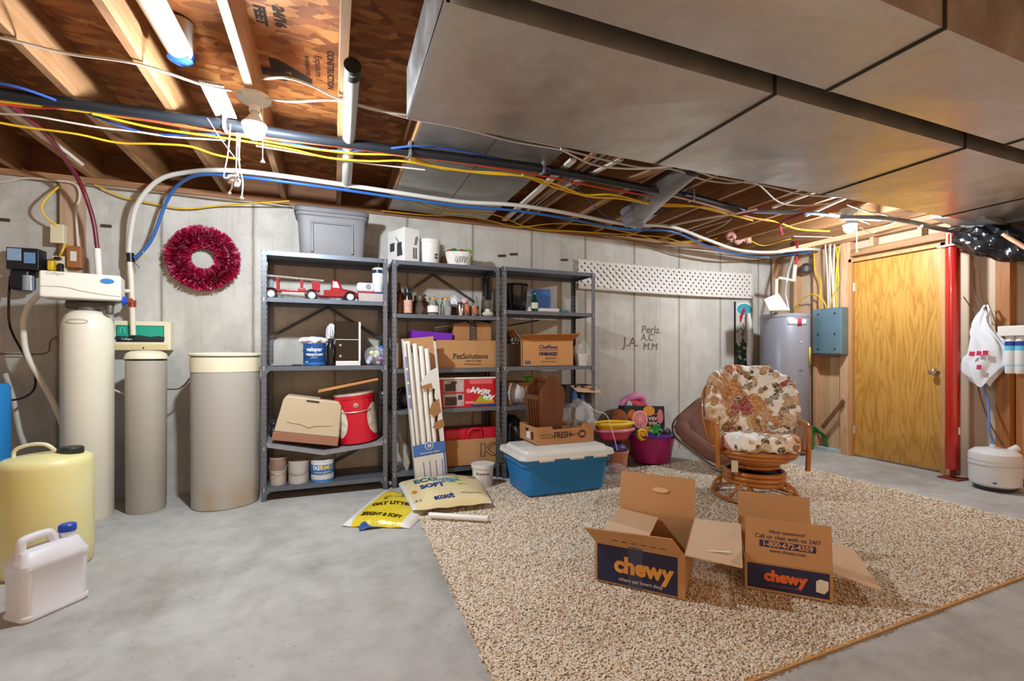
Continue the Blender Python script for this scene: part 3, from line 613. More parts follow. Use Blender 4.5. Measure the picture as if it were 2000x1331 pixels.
# third shelf
def paint_can(label, u0, u1, vt, Y, z, m, group=None, lidm=None, bail=True, bands=()):
    x, w = fit(u0, u1, Y); r = w/2; h = hz((u0+u1)/2, vt, Y)-z
    t = T('paint_can', label, 'paint can', (x, Y, z), 0, group)
    MB().lathe([(r*.97, 0), (r, .004), (r, h-.006), (r*1.02, h-.004), (r*1.02, h)], 36).build('can', m, t)
    MB().lathe([(r*.93, h-.006), (r*.93, h+.002), (r*.8, h+.003), (r*.78, h-.003), (.004, h-.003)], 36).build('lid', lidm or CHROME, t)
    for a, b, mm in bands: MB().lathe([(r+.0008, h*a), (r+.0008, h*b)], 36, 0, None, cap=False).build('label_band', mm, t)
    if bail: MB().tube([(-r-.004, 0, h*.72), (-r*.8, -r*.75, h*.5), (0, -r*1.08, h*.42), (r*.8, -r*.75, h*.5), (r+.004, 0, h*.72)], .002, 6).build('bail_handle', P('8d8f92', .3, .8, var=0), t)
    return t, r, h
t, r, h = paint_can('blue labelled paint can with green patch under a white bag', 592, 637, 672, 3.87, .985, P('1d4f93', .35, var=.06), bands=[(.04, .16, P('2a6ab0', .4, var=.05))])
def curved_text(body, size, m, parent, r, z, a0=0, bold=0, sx=1, name='lettering'):
    o = text(body, size, m, parent, (0, 0, 0), name=name, bold=bold, sx=1)
    for v in o.data.vertices:
        x, y, q = v.co; a = x*sx/r+a0; rr = r+.0012+q; v.co = (rr*math.sin(a), -rr*math.cos(a), y+z)
    o.rotation_euler = (0, 0, 0); return o
WINK = P('f2f3f5', .5, var=0)
curved_text('valspar', .042, WINK, t, r, h*.74, bold=.0008); curved_text('SIGNATURE', .024, WINK, t, r, h*.5, bold=.0008); curved_text('interior', .015, WINK, t, r, h*.38)
MB().grid(lambda i, j: (r*1.004*math.sin(-.9+.35*i), -r*1.004*math.cos(-.9+.35*i), h*(.05+.17*j)), 6, 2).build('green_patch', P('8fbf3c', .5, var=.05), t)
# bag over the can
def crumpled(c, rx, ry, rz, seed, m, name, label, cat, nu=36, nv=22, amp=.14, par=None, flat=.0):
    r_ = random.Random(seed); ph = [(r_.uniform(2, 9), r_.uniform(2, 9), r_.uniform(0, 6.3), r_.uniform(.3, 1)) for _ in range(9)]
    def fn(i, j):
        th = PI*(.01+.98*j); an = 2*PI*i
        d = (math.sin(th)*math.cos(an), math.sin(th)*math.sin(an), -math.cos(th)); k = 1
        for a, b, p, q in ph:
            k += amp*q*.5*math.sin(a*d[0]*1.4+b*d[1]*1.4+(a-b)*d[2]+p)*abs(math.sin(b*d[2]*1.3+a*d[0]+p*2))
        z = c[2]+rz*d[2]*k
        return (c[0]+rx*d[0]*k, c[1]+ry*d[1]*k, max(z, c[2]-rz*(1-flat)))
    o = MB().grid(fn, nu, nv, 0, True).build(name, m, par, ang=60)
    if label: tag(o, label, cat)
    return o
WBAG = P('e4e4e8', .35, var=.05, alpha=.9, bump=.4, bs=40, name='white_bag_film')
p = WY(614, 664, 3.87); crumpled((p.x+.0, 3.88, .985+h+.022), .105, .085, .032, 3, WBAG, 'plastic_bag', 'crumpled white plastic bag lying over the blue paint can', 'bag', flat=.3)
p = WY(645, 652, 3.92); crumpled((p.x, 3.95, p.z), .032, .06, .075, 5, WBAG, 'plastic_bag', 'white plastic bag pressed beside the black appliance', 'bag')
x, w = fit(637, 655, 3.89)
t = T('dark_bottle', 'small black bottle between blue paint can and black appliance', 'bottle', (x, 3.88, .985)); MB().lathe([(.03, 0), (.032, .01), (.032, .15), (.02, .172), (.02, .19)], 24).build('body', P('1c1917', .25, var=.1), t); MB().lathe([(.022, .185), (.022, .21)], 20).build('cap', BLACK, t)
x, w = fit(656, 704, 3.86); H1 = hz(680, 629, 3.86)-.985
t = T('coffee_maker', 'tall black and white appliance with glossy front on the third shelf', 'appliance', (x, 3.86, .985))
MB().span((-w/2, 0, 0), (w/2, .2, H1)).build('housing', P('1b1512', .12, var=.1, name='gloss_black'), t, bevel=.006)
BG = P('1b1512', .12, var=.1, name='gloss_black')
MB().span((-w/2, -.008, .0), (w/2, .1, .036)).span((w/2-.014, -.008, .036), (w/2+.002, .1, H1)).span((-w/2, -.007, H1*.585), (w/2-.014, .05, H1*.6)).build('white_trim', WHITEP, t, bevel=.002); MB().span((-w/2+.002, -.006, .04), (w/2-.016, .002, H1*.58)).build('lower_panel', BG, t, bevel=.003); MB().span((-w/2+.002, -.006, H1*.6), (w/2-.016, .002, H1*.995)).build('upper_panel', BG, t, bevel=.003)
for dz in (.075, .16): MB().lathe([(.012, 0), (.01, .006), (.003, .005)], 16, 0, Matrix.Translation((-w*.32, -.006, dz)) @ Matrix.Rotation(PI/2, 4, 'X')).build('knob', CHROME, t)
p = WY(733, 700, 3.92)
crumpled((p.x, 3.93, .985+.073), .085, .075, .075, 11, POLY, 'plastic_bag', 'clear bag of pastel plastic eggs at right of the third shelf', 'bag', flat=.1)
EGG = ['e9c8df', 'd7c1ee', 'cfe6c9', 'f0e2b4', 'bcdcec', 'c58fd6', 'e6b7a9', 'dfe6a6']
for k in range(12):
    a = k*2.4; rr = .022+.03*((k*37 % 10)/10); q = (p.x+rr*math.cos(a)*1.2, 3.93+rr*math.sin(a), .985+.026+.026*(k % 4)*.95)
    nm = ['pink', 'lilac', 'mint', 'cream', 'sky blue', 'purple', 'peach', 'lime'][k % 8]
    tag(MB().ball(q, (.02, .02, .026), 14, rot=(k, k*.7, 0)).build('plastic_egg', P(EGG[k % 8], .35, var=.03)), f'pastel plastic egg inside the clear bag on the left unit', 'egg', 'pastel eggs in the clear bag')
p = WY(752, 665, 3.9)
t = T('spray_bottle', 'blue trigger bottle standing against the right post of the left unit', 'bottle', (p.x-.01, 4.06, .985))
MB().lathe([(.035, 0), (.036, .02), (.036, .1), (.016, .15), (.016, .17)], 24).build('body', P('2c66b4', .3, var=.08), t); MB().box((0, -.01, .2), (.03, .06, .05)).cyl((0, 0, .165), (0, 0, .185), .018).build('trigger_head', BLACK, t, bevel=.006)
x, w = fit(528, 575, 3.85)
tag(MB().box((x, 3.9, .993), (.16, .09, .012), rz=.1).build('putty_knife', P('9a9690', .5, .3, var=.1), bevel=.004), 'flat grey tool lying at the left end of the third shelf', 'tool')
tag(MB().box((x+.1, 3.86, .991), (.07, .02, .01), rz=-.2).build('marker_pen', BLACK, bevel=.004), 'short black pen on the edge of the third shelf', 'pen')
# fourth shelf (buckled)
x, w = fit(529, 660, 3.80); z0 = .432
def tiltmat(zl, zr, w): return math.atan2(zl-zr, w)
t = T('file_box', 'beige portable file box with brown base and slot handle', 'file box', (x-.0, 3.87, .402), rot=(0, .17, 0))
CB = P('cdbb9d', .5, var=.04, name='beige_plastic')
h4 = .34
MB().prism([(-w*.49, .065), (-w*.44, h4-.03), (-w*.40, h4), (w*.40, h4), (w*.45, h4-.03), (w*.5, .065)], -.1, .1, 0, Matrix.Translation((0, .02, 0)) @ Matrix.Rotation(PI/2, 4, 'X')).build('body', CB, t, bevel=.012, seg=3)
MB().span((-w*.5, -.085, .003), (w*.5, .125, .066)).build('base', P('a07058', .55, var=.05), t, bevel=.004)
MB().span((-.045, -.083, h4-.028), (.045, -.07, h4-.014)).build('handle_slot', P('4a3c2e', .7, var=0), t)
MB().tube([(-w*.33, -.083, .15), (-w*.1, -.084, .14), (0, -.085, .125), (w*.1, -.084, .14), (w*.36, -.083, .155)], .003, 6).build('embossed_line', CB, t)
x, w = fit(660, 743, 3.88); r = w*.47
t = T('popcorn_tin', 'tall red tin with white oval scenes, leaning on the buckled shelf', 'tin', (x, 3.92, .378), rot=(0, -.11, 0))
TINR = P('cf1230', .3, var=.05, coat=.3); h5 = .385
MB().lathe([(r*.96, 0), (r, .006), (r, h5)], 40).build('can', TINR, t)
MB().lathe([(r*1.03, h5-.035), (r*1.04, h5-.002), (r*1.02, h5+.004), (.005, h5)], 40).build('lid', P('c6122e', .3, var=.05), t); MB().lathe([(r*1.045, h5-.008), (r*1.045, h5+.007)], 40).build('rim', P('ddd6cc', .3, .5, var=.05), t)
for a0 in (-1.05, 1.05):
    MB().grid(lambda i, j, a0=a0: ((r+.0015)*math.sin(a0+.55*math.cos(2*PI*i)*j), -(r+.0015)*math.cos(a0+.55*math.cos(2*PI*i)*j), h5*.46+h5*.33*math.sin(2*PI*i)*j), 32, 6).build('oval_scene', P('d9d4c6', .4, var=.35, sc=25, name='oval_print'), t)
MB().tube([(-r*.98, -.03, h5*.72), (-r*.6, -r*.85, h5*.66), (0, -r*1.03, h5*.645), (r*.6, -r*.85, h5*.66), (r*.98, -.03, h5*.72)], .004, 6).build('handle', P('e2ccc8', .3, .5, var=0), t)
MB().lathe([(.02, 0), (.02, .004), (.01, .006)], 16, 0, Matrix.Translation((0, -r-.001, h5*.78)) @ Matrix.Rotation(PI/2, 4, 'X')).build('handle_boss', P('b3a8a4', .3, .6, var=0), t)
a, b = WY(622, 768, 3.86), WY(742, 740, 3.86)
tag(MB().sheet([(a.x, 3.80, a.z+.015), (b.x-.02, 3.80, b.z), (b.x, 3.98, b.z+.005), (a.x, 3.98, a.z+.015)], .016).build('wood_board', wood('b5723f', 'd39a63', 'X')), 'thin wooden board propped across the red tin and file box', 'board')
p = WY(750, 778, 3.85); crumpled((p.x, 3.9, p.z), .045, .06, .07, 21, P('33343a', .2, var=.1, bump=.4, bs=30), 'trash_bag', 'small black plastic bag hanging right of the red tin', 'bag')
# bottom shelf cans
paint_can('old clear topped paint can with brown stain at bottom left shelf', 526, 560, 893, 3.86, .10, P('c7beb4', .5, var=.2, sc=18), 'paint cans on the bottom shelf', P('8a5a3a', .5, var=.2), bands=[(.55, .98, P('8d7565', .5, var=.3, sc=20))])
paint_can('white paint can, middle of three on the bottom shelf', 563, 604, 899, 3.86, .10, P('d2d1d0', .5, var=.1, sc=12), 'paint cans on the bottom shelf', P('8a5f42', .5, var=.2))
t, r, h = paint_can('blue and white paint can with yellow lettering on the bottom shelf', 607, 652, 897, 3.85, .10, P('d9dee2', .45, var=.1, sc=16), 'paint cans on the bottom shelf', P('d8d4d0', .5, var=.1), bands=[(.38, .82, P('2472b8', .4, var=.08)), (.02, .14, P('2a7cc2', .4, var=.1))])
curved_text('FAST', .045, WINK, t, r, h*.68, -.42, bold=.001, sx=.75); curved_text('PRIME 2', .045, P('e9c83a', .5, var=0), t, r, h*.68, .38, bold=.001, sx=.7); curved_text('interior primer', .02, WINK, t, r, h*.48)
p = WY(527, 800, 4.0); tag(MB().ball((p.x+.02, 4.06, .455), (.03, .05, .06)).ball((p.x+.02, 4.06, .52), .028).build('ornament', P('2a2a2c', .3, var=.15)), 'small black object behind the beige file box', 'object')
# ================================================================ MIDDLE UNIT
# top
x, w = fit(782, 815, 3.83); hh = hz(800, 447, 3.83)-1.83
t = carton('white printed appliance box standing at left on the middle unit top', WY(790, 700, 3.87).x, 3.93, 1.83, .145, .26, hh, P('dedcd8', .6, var=.03), rz=.42, name='printed_box')
DG = P('3a3a3c', .6, var=0)
MB().span((.01, -.1308, .03), (.045, -.1296, .12)).build('print_panel', DG, t); text('STANDARD', .02, WINK, t, (.0275, -.132, .075), rot=(PI/2, -PI/2, 0))
MB().prism([(.02, .14), (.045, .145), (.06, .205), (.045, .22), (.03, .2)], 0, .001, 0, Matrix.Translation((-.0, -.1295, 0)) @ Matrix.Rotation(PI/2, 4, 'X')).build('print_picture', P('77736e', .6, var=.2), t)
for yy, za, zb in ((-.09, .05, .16), (.02, .1, .17)): MB().span((-.0735, yy, za), (-.0722, yy+.07, zb)).build('print_panel', DG, t)
MB().tube([(-.073, -.1, .05), (-.074, -.08, .13), (-.074, -.04, .17), (-.073, 0, .21)], .004, 6).build('print_curve', DG, t)
def pail(label, x, y, z, r, h, m=WHITEP, cat='pail', lid=False, name='pail'):
    t = T(name, label, cat, (x, y, z))
    prof = [(r*.86, 0), (r*.88, .004), (r*.98, h*.86), (r*1.05, h*.87), (r*1.05, h*.98), (r, h)]
    if not lid: prof += [(r*.95, h*.97), (r*.84, .01), (.004, .008)]
    MB().lathe(prof, 36).build('body', m, t)
    if lid: MB().lathe([(r*1.06, h*.93), (r*1.08, h*.97), (r*1.06, h*1.01), (r*.92, h*1.0), (r*.9, h*.975), (.004, h*.975)], 36).build('lid', m, t)
    return t
x, w = fit(819, 862, 3.86); p_ = pail('open white plastic pail on the middle unit top', x, 3.93, 1.83, w/2, hz(840, 467, 3.86)-1.83)
for dz in (.05, .075): MB().span((.035, -w*.44, dz), (.06, -w*.40, dz+.016)).build('label_print', DG, p_)
x, w = fit(875, 926, 3.86)
t = T('planter_bag', 'white gift bag with black sketch print and green netting on top', 'bag', (x, 3.93, 1.83))
def gb(i, j):
    an = 2*PI*i; k = 1+.06*math.sin(an*4)+.03*math.sin(an*9+j*5); z = .008+.12*j
    return (w*.44*k*(1+.18*j)*math.cos(an), .08*k*(1+.15*j)*math.sin(an), z)
MB().grid(gb, 40, 10, 0, True).lathe([(.01, .006), (.07, .007)], 20).build('bag_body', P('e6e3dc', .5, var=.05, bump=.2, bs=30), t, solid=.002)
for k in range(7): MB().tube([(-.06+.02*k, -.079-.012, .03), (-.055+.02*k, -.094, .06), (-.045+.02*k, -.099, .085)], .002, 5).build('sketch_print', INK, t)
for k, c in enumerate(('8f2a22', '3f7d2c', '6aa83c', 'b0482e', '4e8f35', '7ab648')):
    MB().ball((-.08+.033*k, .0, .125+.01*(k % 2)), (.035, .04, .03), 14, rot=(k, k, 0)).build('netting', P(c, .4, var=.2, sc=40, bump=.5, bs=60), t)
MB().tube([(.08, -.03, .14), (.105, -.03, .1), (.11, -.02, .03), (.1, 0, .005)], .007, 6).build('green_ribbon', P('6ab038', .4, var=.1), t)
p = WY(868, 488, 3.95); tag(MB().ball((p.x, 4.0, 1.83+.06), (.03, .03, .05)).cyl((p.x, 4.0, 1.83), (p.x, 4.0, 1.85), .025).build('figurine', P('8a4a34', .5, var=.2)), 'small brown figurine behind the pail on the middle unit', 'figurine')
# bottles and jars
BZ = 1.40
def vessel(label, u, Y, r, prof, m, cap=None, lab=None, cat='bottle', name='bottle', top=None):
    x = WY(u, 700, Y).x; t = T(name, label, cat, (x, Y, BZ), 0, 'bottles and jars on the second shelf')
    MB().lathe([(a*r, b) for a, b in prof], 26).build('body', m, t)
    if cap: MB().lathe([(cap[0], cap[1]), (cap[0]*1.02, cap[1]+cap[2]*.8), (cap[0]*.9, cap[1]+cap[2])], 20).build('cap', cap[3], t)
    if lab: MB().lathe([(r*1.015, lab[0]), (r*1.015, lab[1])], 26, 0, None, cap=False).build('paper_label', lab[2], t)
    return t
def pb(h): return [(.95, 0), (1, .006), (1, h*.55), (.8, h*.66), (.36, h*.74), (.33, h*.98)]
LBL = P('e8e6e2', .6, var=.08, sc=30); LBLP = P('c9a08f', .6, var=.25, sc=40)
vessel('tall dark amber bottle at far left of the bottle shelf', 780, 3.85, .04, pb(.26), AMBER)
vessel('black topped bottle with pinkish label and white pump', 797, 3.82, .034, [(.95, 0), (1, .006), (1, .15), (.8, .165), (.6, .172)], P('2a1a14', .2, var=.1), (.028, .17, .04, BLACK), (.01, .115, LBLP))
x = WY(797, 700, 3.82).x
vessel('short amber bottle behind the pinkish labelled one', 811, 3.9, .028, pb(.17), AMBER)
vessel('small clear glass bottle left of the brown jug', 820, 3.82, .028, pb(.16), GLASS)
vessel('brown glass bottle with narrow neck, left of the labelled jar', 829, 3.87, .04, pb(.165), AMBER, (.014, .155, .02, BLACK))
JAR = [(.92, 0), (1, .008), (1, .085), (.72, .115), (.72, .13)]
GOLD = P('c9a46a', .3, .8, var=.1); 
vessel('clear jar with blank white label and gold lid', 846, 3.83, .047, JAR, GLASS, (.036, .128, .02, GOLD), (.022, .075, LBL), 'jar', 'jar')
vessel('clear jar with gold lid, right of the white labelled jar', 871, 3.83, .048, JAR, GLASS, (.036, .128, .022, GOLD), None, 'jar', 'jar')
vessel('small dark glass jar in front of the film bag', 885, 3.88, .03, [(1, 0), (1, .07), (.8, .08)], AMBER, None, None, 'jar', 'jar')
vessel('shiny steel cup with black rim, first of the metal cups', 899, 3.83, .026, [(.95, 0), (1, .004), (1, .1), (.8, .108)], CHROME, (.02, .105, .012, BLACK), None, 'cup', 'cup')
vessel('copper toned metal cup with pink tissue', 911, 3.83, .03, [(.9, 0), (1, .004), (1, .1)], P('b98a78', .2, .9, var=.1), None, None, 'cup', 'cup')
vessel('wide copper toned canister near the glass cylinder', 926, 3.85, .042, [(.95, 0), (1, .004), (1, .09)], P('a87f70', .25, .8, var=.1), None, None, 'canister', 'canister')
vessel('clear glass cylinder vase in front of the black post', 950, 3.9, .05, [(.95, 0), (1, .006), (1, .15), (.95, .15), (.93, .012), (.01, .01)], GLASS, None, None, 'vase', 'vase')
vessel('pale green candle with white flower rim at right end', 953, 3.81, .05, [(.5, 0), (.9, .008), (1.1, .02), (.9, .035), (.55, .045), (.5, .065)], P('cfcdb8', .5, var=.1), None, None, 'candle holder', 'candle_holder')
vessel('clear glass stemmed cup behind the copper canister', 938, 3.93, .04, [(.6, 0), (.9, .01), (1, .19), (.95, .19), (.85, .02), (.01, .02)], GLASS, None, None, 'glass', 'drinking_glass')
p = WY(890, 584, 3.95); crumpled((p.x, 4.0, BZ+.095), .06, .07, .095, 33, FILM, 'plastic_bag', 'crumpled white film bag among the jars', 'bag')
p = WY(912, 590, 3.87); crumpled((p.x, 3.93, BZ+.14), .035, .03, .03, 35, P('d9b8b8', .6, var=.1), 'tissue_paper', 'pink tissue sticking out of the copper cup', 'tissue', 20, 12)
# black vase / lamp at right
x = WY(953, 700, 4.0).x
t = T('black_post_lamp', 'black column at the right end of the bottle shelf', 'candlestick', (x, 4.06, BZ)); MB().lathe([(.05, 0), (.05, .02), (.03, .03), (.028, .36), (.034, .37)], 22).build('column', BLACK, t)
# third shelf
BZ3 = .955
x, w = fit(852, 981, 3.83); hb = hz(915, 665, 3.80)-BZ3
t = carton('large kraft carton with tape strips on the third middle shelf', x-.0, 3.98, BZ3, w, .34, hb, KRAFT, tape=(TAPE, -w*.24, w*.28))
text('PetSolutions', .062, INK, t, (-.0, -.1712, hb*.42), bold=.001, name='printed_lettering'); text('1-800-737-3868', .022, INK, t, (.02, -.1712, hb*.25)); text('PetSolutions.com', .022, INK, t, (.02, -.1712, hb*.14)); MB().span((-.17, -.1712, hb*.335), (-.02, -.1705, hb*.345)).build('underline', INK, t)
x, w = fit(888, 962, 3.83); ht = hz(925, 632, 3.82)-BZ3-hb
t = carton('smaller kraft carton with black printed tape, atop the large one', x, 3.97, BZ3+hb+.002, w, .22, ht, KRAFT2, name='carton')
mb = MB().span((-.03, -.1112, 0), (.035, -.1098, ht+.0012)).span((-.03, -.11, ht), (.035, .11, ht+.0014)); mb.build('printed_tape', P('2b2420', .4, var=.3, sc=50), t)
for k in range(6): MB().box((.003, -.1118, .012+k*.02), (.05, .0008, .005), rot=(0, .35, 0)).build('tape_print', P('9c8c78', .5, var=0), t)
x, w = fit(806, 886, 3.80); tag(MB().box((x, 3.93, BZ3+hb+.036), (w, .2, .066), rot=(0, .06, 0)).build('purple_box', P('6a1fae', .4, var=.06), bevel=.006), 'bright purple flat box left of the small carton', 'box')
tg = MB(); za = BZ3+hb+ht
a = WY(920, 624, 3.86); 
tg.tube([WY(848, 641, 3.86), WY(880, 636, 3.86), WY(910, 629, 3.86)], .005, 6, 0, False, 3).tube([WY(850, 645, 3.9), WY(885, 639, 3.9), WY(912, 631, 3.87)], .005, 6, 0, False, 3).tube([WY(928, 630, 3.86), WY(945, 631, 3.86), WY(958, 634, 3.86)], .005, 6, 0, False, 3)
tg.tube([a+Vector((.018*math.cos(k), 0, .018*math.sin(k))) for k in np.linspace(0, 2*PI, 14)[:-1]], .0065, 8, 0, True, 2)
tag(tg.build('wire_tongs', P('8f7f66', .4, .4, var=.1)), 'wire tongs with a ring lying across the small carton', 'tongs')
x, w = fit(786, 850, 3.84)
t = T('open_carton', 'open kraft carton behind the long tube box, third middle shelf', 'box', (x, 4.0, BZ3)); 
mb = MB(); hq = .21
mb.span((-w/2, -.14, 0), (w/2, -.136, hq)).span((-w/2, .14, 0), (w/2, .144, hq)).span((-w/2, -.14, 0), (-w/2+.004, .14, hq)).span((w/2-.004, -.14, 0), (w/2, .14, hq)).span((-w/2, -.14, 0), (w/2, .14, .004)); mb.build('walls', KRAFT2, t)
MB().sheet([(w/2, -.14, hq), (w/2, .14, hq), (w/2-.1, .14, hq+.05), (w/2-.1, -.14, hq+.05)], .003).sheet([(-w/2, -.14, hq), (-w/2, .14, hq), (-w/2-.03, .14, hq+.07), (-w/2-.03, -.14, hq+.07)], .003).build('flap', KRAFT, t)
x = WY(842, 700, 3.78).x
t = T('shaker_bottle', 'dark cylinder with copper cap standing in front of open carton', 'bottle', (x, 3.82, BZ3)); MB().lathe([(.026, 0), (.026, .15)], 20).build('body', P('2a2426', .25, .4, var=.15), t); MB().lathe([(.027, .15), (.027, .19), (.02, .2)], 20).build('cap', P('8a3a2a', .3, .3, var=.1), t)
# fourth shelf: red box
x, w = fit(856, 969, 3.83); h6 = hz(910, 738, 3.80)-.62
t = T('game_box', 'red appliance box with photos, its title upside down', 'box', (x, 3.81, .62))
MB().span((-w/2, 0, 0), (w/2, .26, h6)).build('body', P('c41a2c', .4, var=.06), t, bevel=.003); MB().span((-w/2+.002, -.0015, h6-.012), (w/2-.01, .005, h6+.002)).build('white_edge', WHITEP, t)
def lab(a, b, m, dz=0): return MB().span((a[0]*w, -.0012-dz, a[1]*h6), (b[0]*w, .001, b[1]*h6)).build('printed_panel', m, t)
PH = P('b6a9a8', .5, var=.35, sc=22); PH2 = P('3b2d2b', .4, var=.4, sc=30)
lab((-.42, .52), (-.08, .93), PH); lab((-.42, .05), (-.08, .46), PH); lab((-.4, .55), (-.22, .8), PH2, .001); lab((-.4, .08), (-.2, .36), PH2, .001); lab((-.18, .26), (-.11, .42), P('2c2a2e', .4, var=.2), .001); lab((-.3, .8), (-.2, .88), PH2, .001)
lab((.02, .78), (.42, .93), P('e06a72', .5, var=.1)); lab((-.06, .12), (.1, .2), P('e8888c', .5, var=.1))
MB().prism([(.06*w, .03*h6), (.48*w, .03*h6), (.40*w, .34*h6), (.2*w, .38*h6)], 0, .0015, 0, Matrix.Rotation(PI/2, 4, 'X')).build('printed_flash', P('a8b832', .5, var=.3, sc=10), t)
MB().span((.05*w, -.0016, .02*h6), (.47*w, 0, .09*h6)).build('printed_stripe', P('24408c', .5, var=.1), t); MB().span((.14*w, -.0022, .1*h6), (.46*w, 0, .16*h6)).build('printed_stripe', P('e07a2c', .5, var=.1), t)
MB().lathe([(.02, 0), (.02, .0016)], 20, 0, Matrix.Translation((0, 0, .55*h6)) @ Matrix.Rotation(PI/2, 4, 'X')).build('printed_seal', P('d9a0a0', .5, var=.1), t)
text('AIR', .062, WINK, t, (.36*w, -.0026, .33*h6), rot=(PI/2, PI+.22, 0), bold=.004, shear=.3); text('BEAM', .066, WINK, t, (.22*w, -.0026, .53*h6), rot=(PI/2, PI+.22, 0), bold=.004, shear=.3)
MB().span((-w/2+.02, .05, h6+.002), (w/2-.1, .2, h6+.022)).build('folded_manual', P('3a2a26', .6, var=.2), t)
# bottom shelf: K carton with two red cases
x, w = fit(866, 977, 3.84); h7 = .225
t = T('open_carton', 'big open kraft carton with letter K holding red cases', 'box', (x, 4.0, .12))
mb = MB(); d = .19
mb.span((-w/2, -d, 0), (w/2, -d+.004, h7)).span((-w/2, d-.004, 0), (w/2, d, h7)).span((-w/2, -d, 0), (-w/2+.004, d, h7)).span((w/2-.004, -d, 0), (w/2, d, h7)).span((-w/2, -d, 0), (w/2, d, .004)); mb.build('walls', KRAFT2, t)
mb = MB().sheet([(w/2, -d, h7), (w/2, d, h7), (w/2+.0, d, h7+.2), (w/2-.0, -d+.1, h7+.2)], .003).sheet([(-w*.3, -d, h7), (w/2, -d, h7), (w/2-.005, -d-.012, 0.0), (-w*.26, -d-.012, .01)], .003); mb.build('flap', KRAFT, t)
kp = [(.0, 0), (.03, 0), (.03, .05), (.085, 0), (.12, 0), (.055, .06), (.12, .115), (.085, .115), (.03, .068), (.03, .115), (0, .115)]
kp = [(a*1.15, b) for a, b in kp]
MB().tube([(w*.12+a, -d-.0135, .075+b) for a, b in kp], .0022, 5, 0, True, 1).build('letter_outline', INK, t)
RC = P('c41630', .4, var=.06, name='red_case_plastic')
c = T('tool_case', 'front red plastic case with moulded grip inside the K carton', 'case', (x+.0, 3.90, .13+.1)); MB().span((-w/2+.006, -.06, 0), (w/2-.01, .05, .20)).build('shell', RC, c, bevel=.018, seg=3)
MB().span((-.06, -.075, .1), (.07, -.055, .185)).span((.09, -.08, .06), (w/2-.02, -.055, .205)).build('moulded_grip', RC, c, bevel=.012, seg=3); MB().tube([(-.06, -.072, .09), (-.03, -.085, .19), (.06, -.085, .195), (.08, -.075, .12)], .013, 10).build('handle', RC, c)
tag(MB().span((x-w/2+.006, 4.0, .14), (x+w/2-.06, 4.12, .42)).build('tool_case', P('8d1022', .45, var=.06), bevel=.015, seg=3), 'darker red plastic case standing behind the front one', 'case')
tag(MB().tube([WY(905, 818, 3.98), WY(925, 801, 3.98)], .004, 6, 0, False, 1).build('dowel', P('caa06a', .6, var=.05)), 'thin wooden dowel sticking up behind the red cases', 'stick')
pz = G(943, 952, 0); pail('white lidded pail on the floor before the middle unit', pz.x, pz.y, 0, .088, .19, P('e6e4df', .4, var=.04), 'pail', True)
PL = T  # label on the pail
q = COL.objects[-1].parent
curved_text('All purpose', .024, INK, q, .083, .125, -.35, bold=.0008); 
MB().grid(lambda i, j: (.0835*math.sin(.15+.75*i), -.0835*math.cos(.15+.75*i), .03+.08*j), 8, 2).build('paper_label', P('cfc8bc', .6, var=.15, sc=40), q)
# dark clutter at the left end of the middle unit
p = WY(783, 795, 3.95); crumpled((p.x+.02, 4.0, .70), .06, .12, .09, 44, P('3c3b40', .22, var=.15, bump=.4, bs=30), 'trash_bag', 'crumpled black trash bag at left end of the middle unit', 'bag')
tag(MB().sheet([WY(779, 845, 3.9), WY(800, 905, 3.82), WY(796, 925, 3.84), WY(778, 880, 3.92)], .012).build('fibre_board', P('b2aca3', .6, var=.1)), 'slanting grey panel at lower left inside the middle unit', 'panel')
# long box of fluorescent tubes leaning at the front
bl, br = G(802, 947, 0), G(876, 940, 0); tl, tr = WY(780, 664, 3.74), WY(846, 660, 3.74)
t = T('tube_box', 'tall torn white and blue carton of light tubes leaning on shelf', 'box', (0, 0, 0))
Bm = (bl+br)/2; Bm.z = .0; Tm = Vector(((tl.x+tr.x)/2, 3.735, (tl.z+tr.z)/2)); ax = (Tm-Bm); Lg = ax.length; ax.normalize()
wd = .255; xd = Vector((1, 0, 0)); xd = (xd-ax*xd.dot(ax)).normalized(); nd = ax.cross(xd).normalized()
if nd.y > 0: nd = -nd
Mx = Matrix((xd, nd*-1, ax)).transposed().to_4x4(); Mx.translation = Bm + Vector((0, -.12, .0))
t.matrix_world = Mx
BW = P('e4e4e2', .5, var=.04, name='white_carton'); BB = P('4a78c2', .5, var=.06, name='blue_print')
def tb(a, b, m, n='panel', **k): return MB().span(a, b).build(n, m, t, **k)
W2 = wd/2; dp = .085
tb((-W2, dp-.004, 0), (W2, dp, Lg), KRAFT, 'back_panel'); tb((-W2, 0, 0), (-W2+.004, dp, Lg), BW, 'side_panel'); tb((W2-.004, 0, 0), (W2, dp, Lg*.97), BW, 'side_panel')
tb((-W2, -.003, 0), (W2, 0, Lg*.22), BW, 'front_panel'); tb((-W2, -.0045, Lg*.225), (W2, 0, Lg*.30), BB, 'blue_band')
torn = MB().prism([(W2-.035, Lg*.3), (W2, Lg*.3), (W2, Lg*.80), (W2-.07, Lg*.78), (W2-.13, Lg*.73), (W2-.15, Lg*.70), (W2-.10, Lg*.665), (W2-.04, Lg*.66), (W2-.05, Lg*.6), (W2-.015, Lg*.55), (W2-.04, Lg*.45)], 0, .003, 0, Matrix.Rotation(PI/2, 4, 'X')); torn.build('torn_front', BW, t)
tb((-W2, -.003, Lg*.3), (-W2+.02, 0, Lg*.99), BW, 'front_strip')
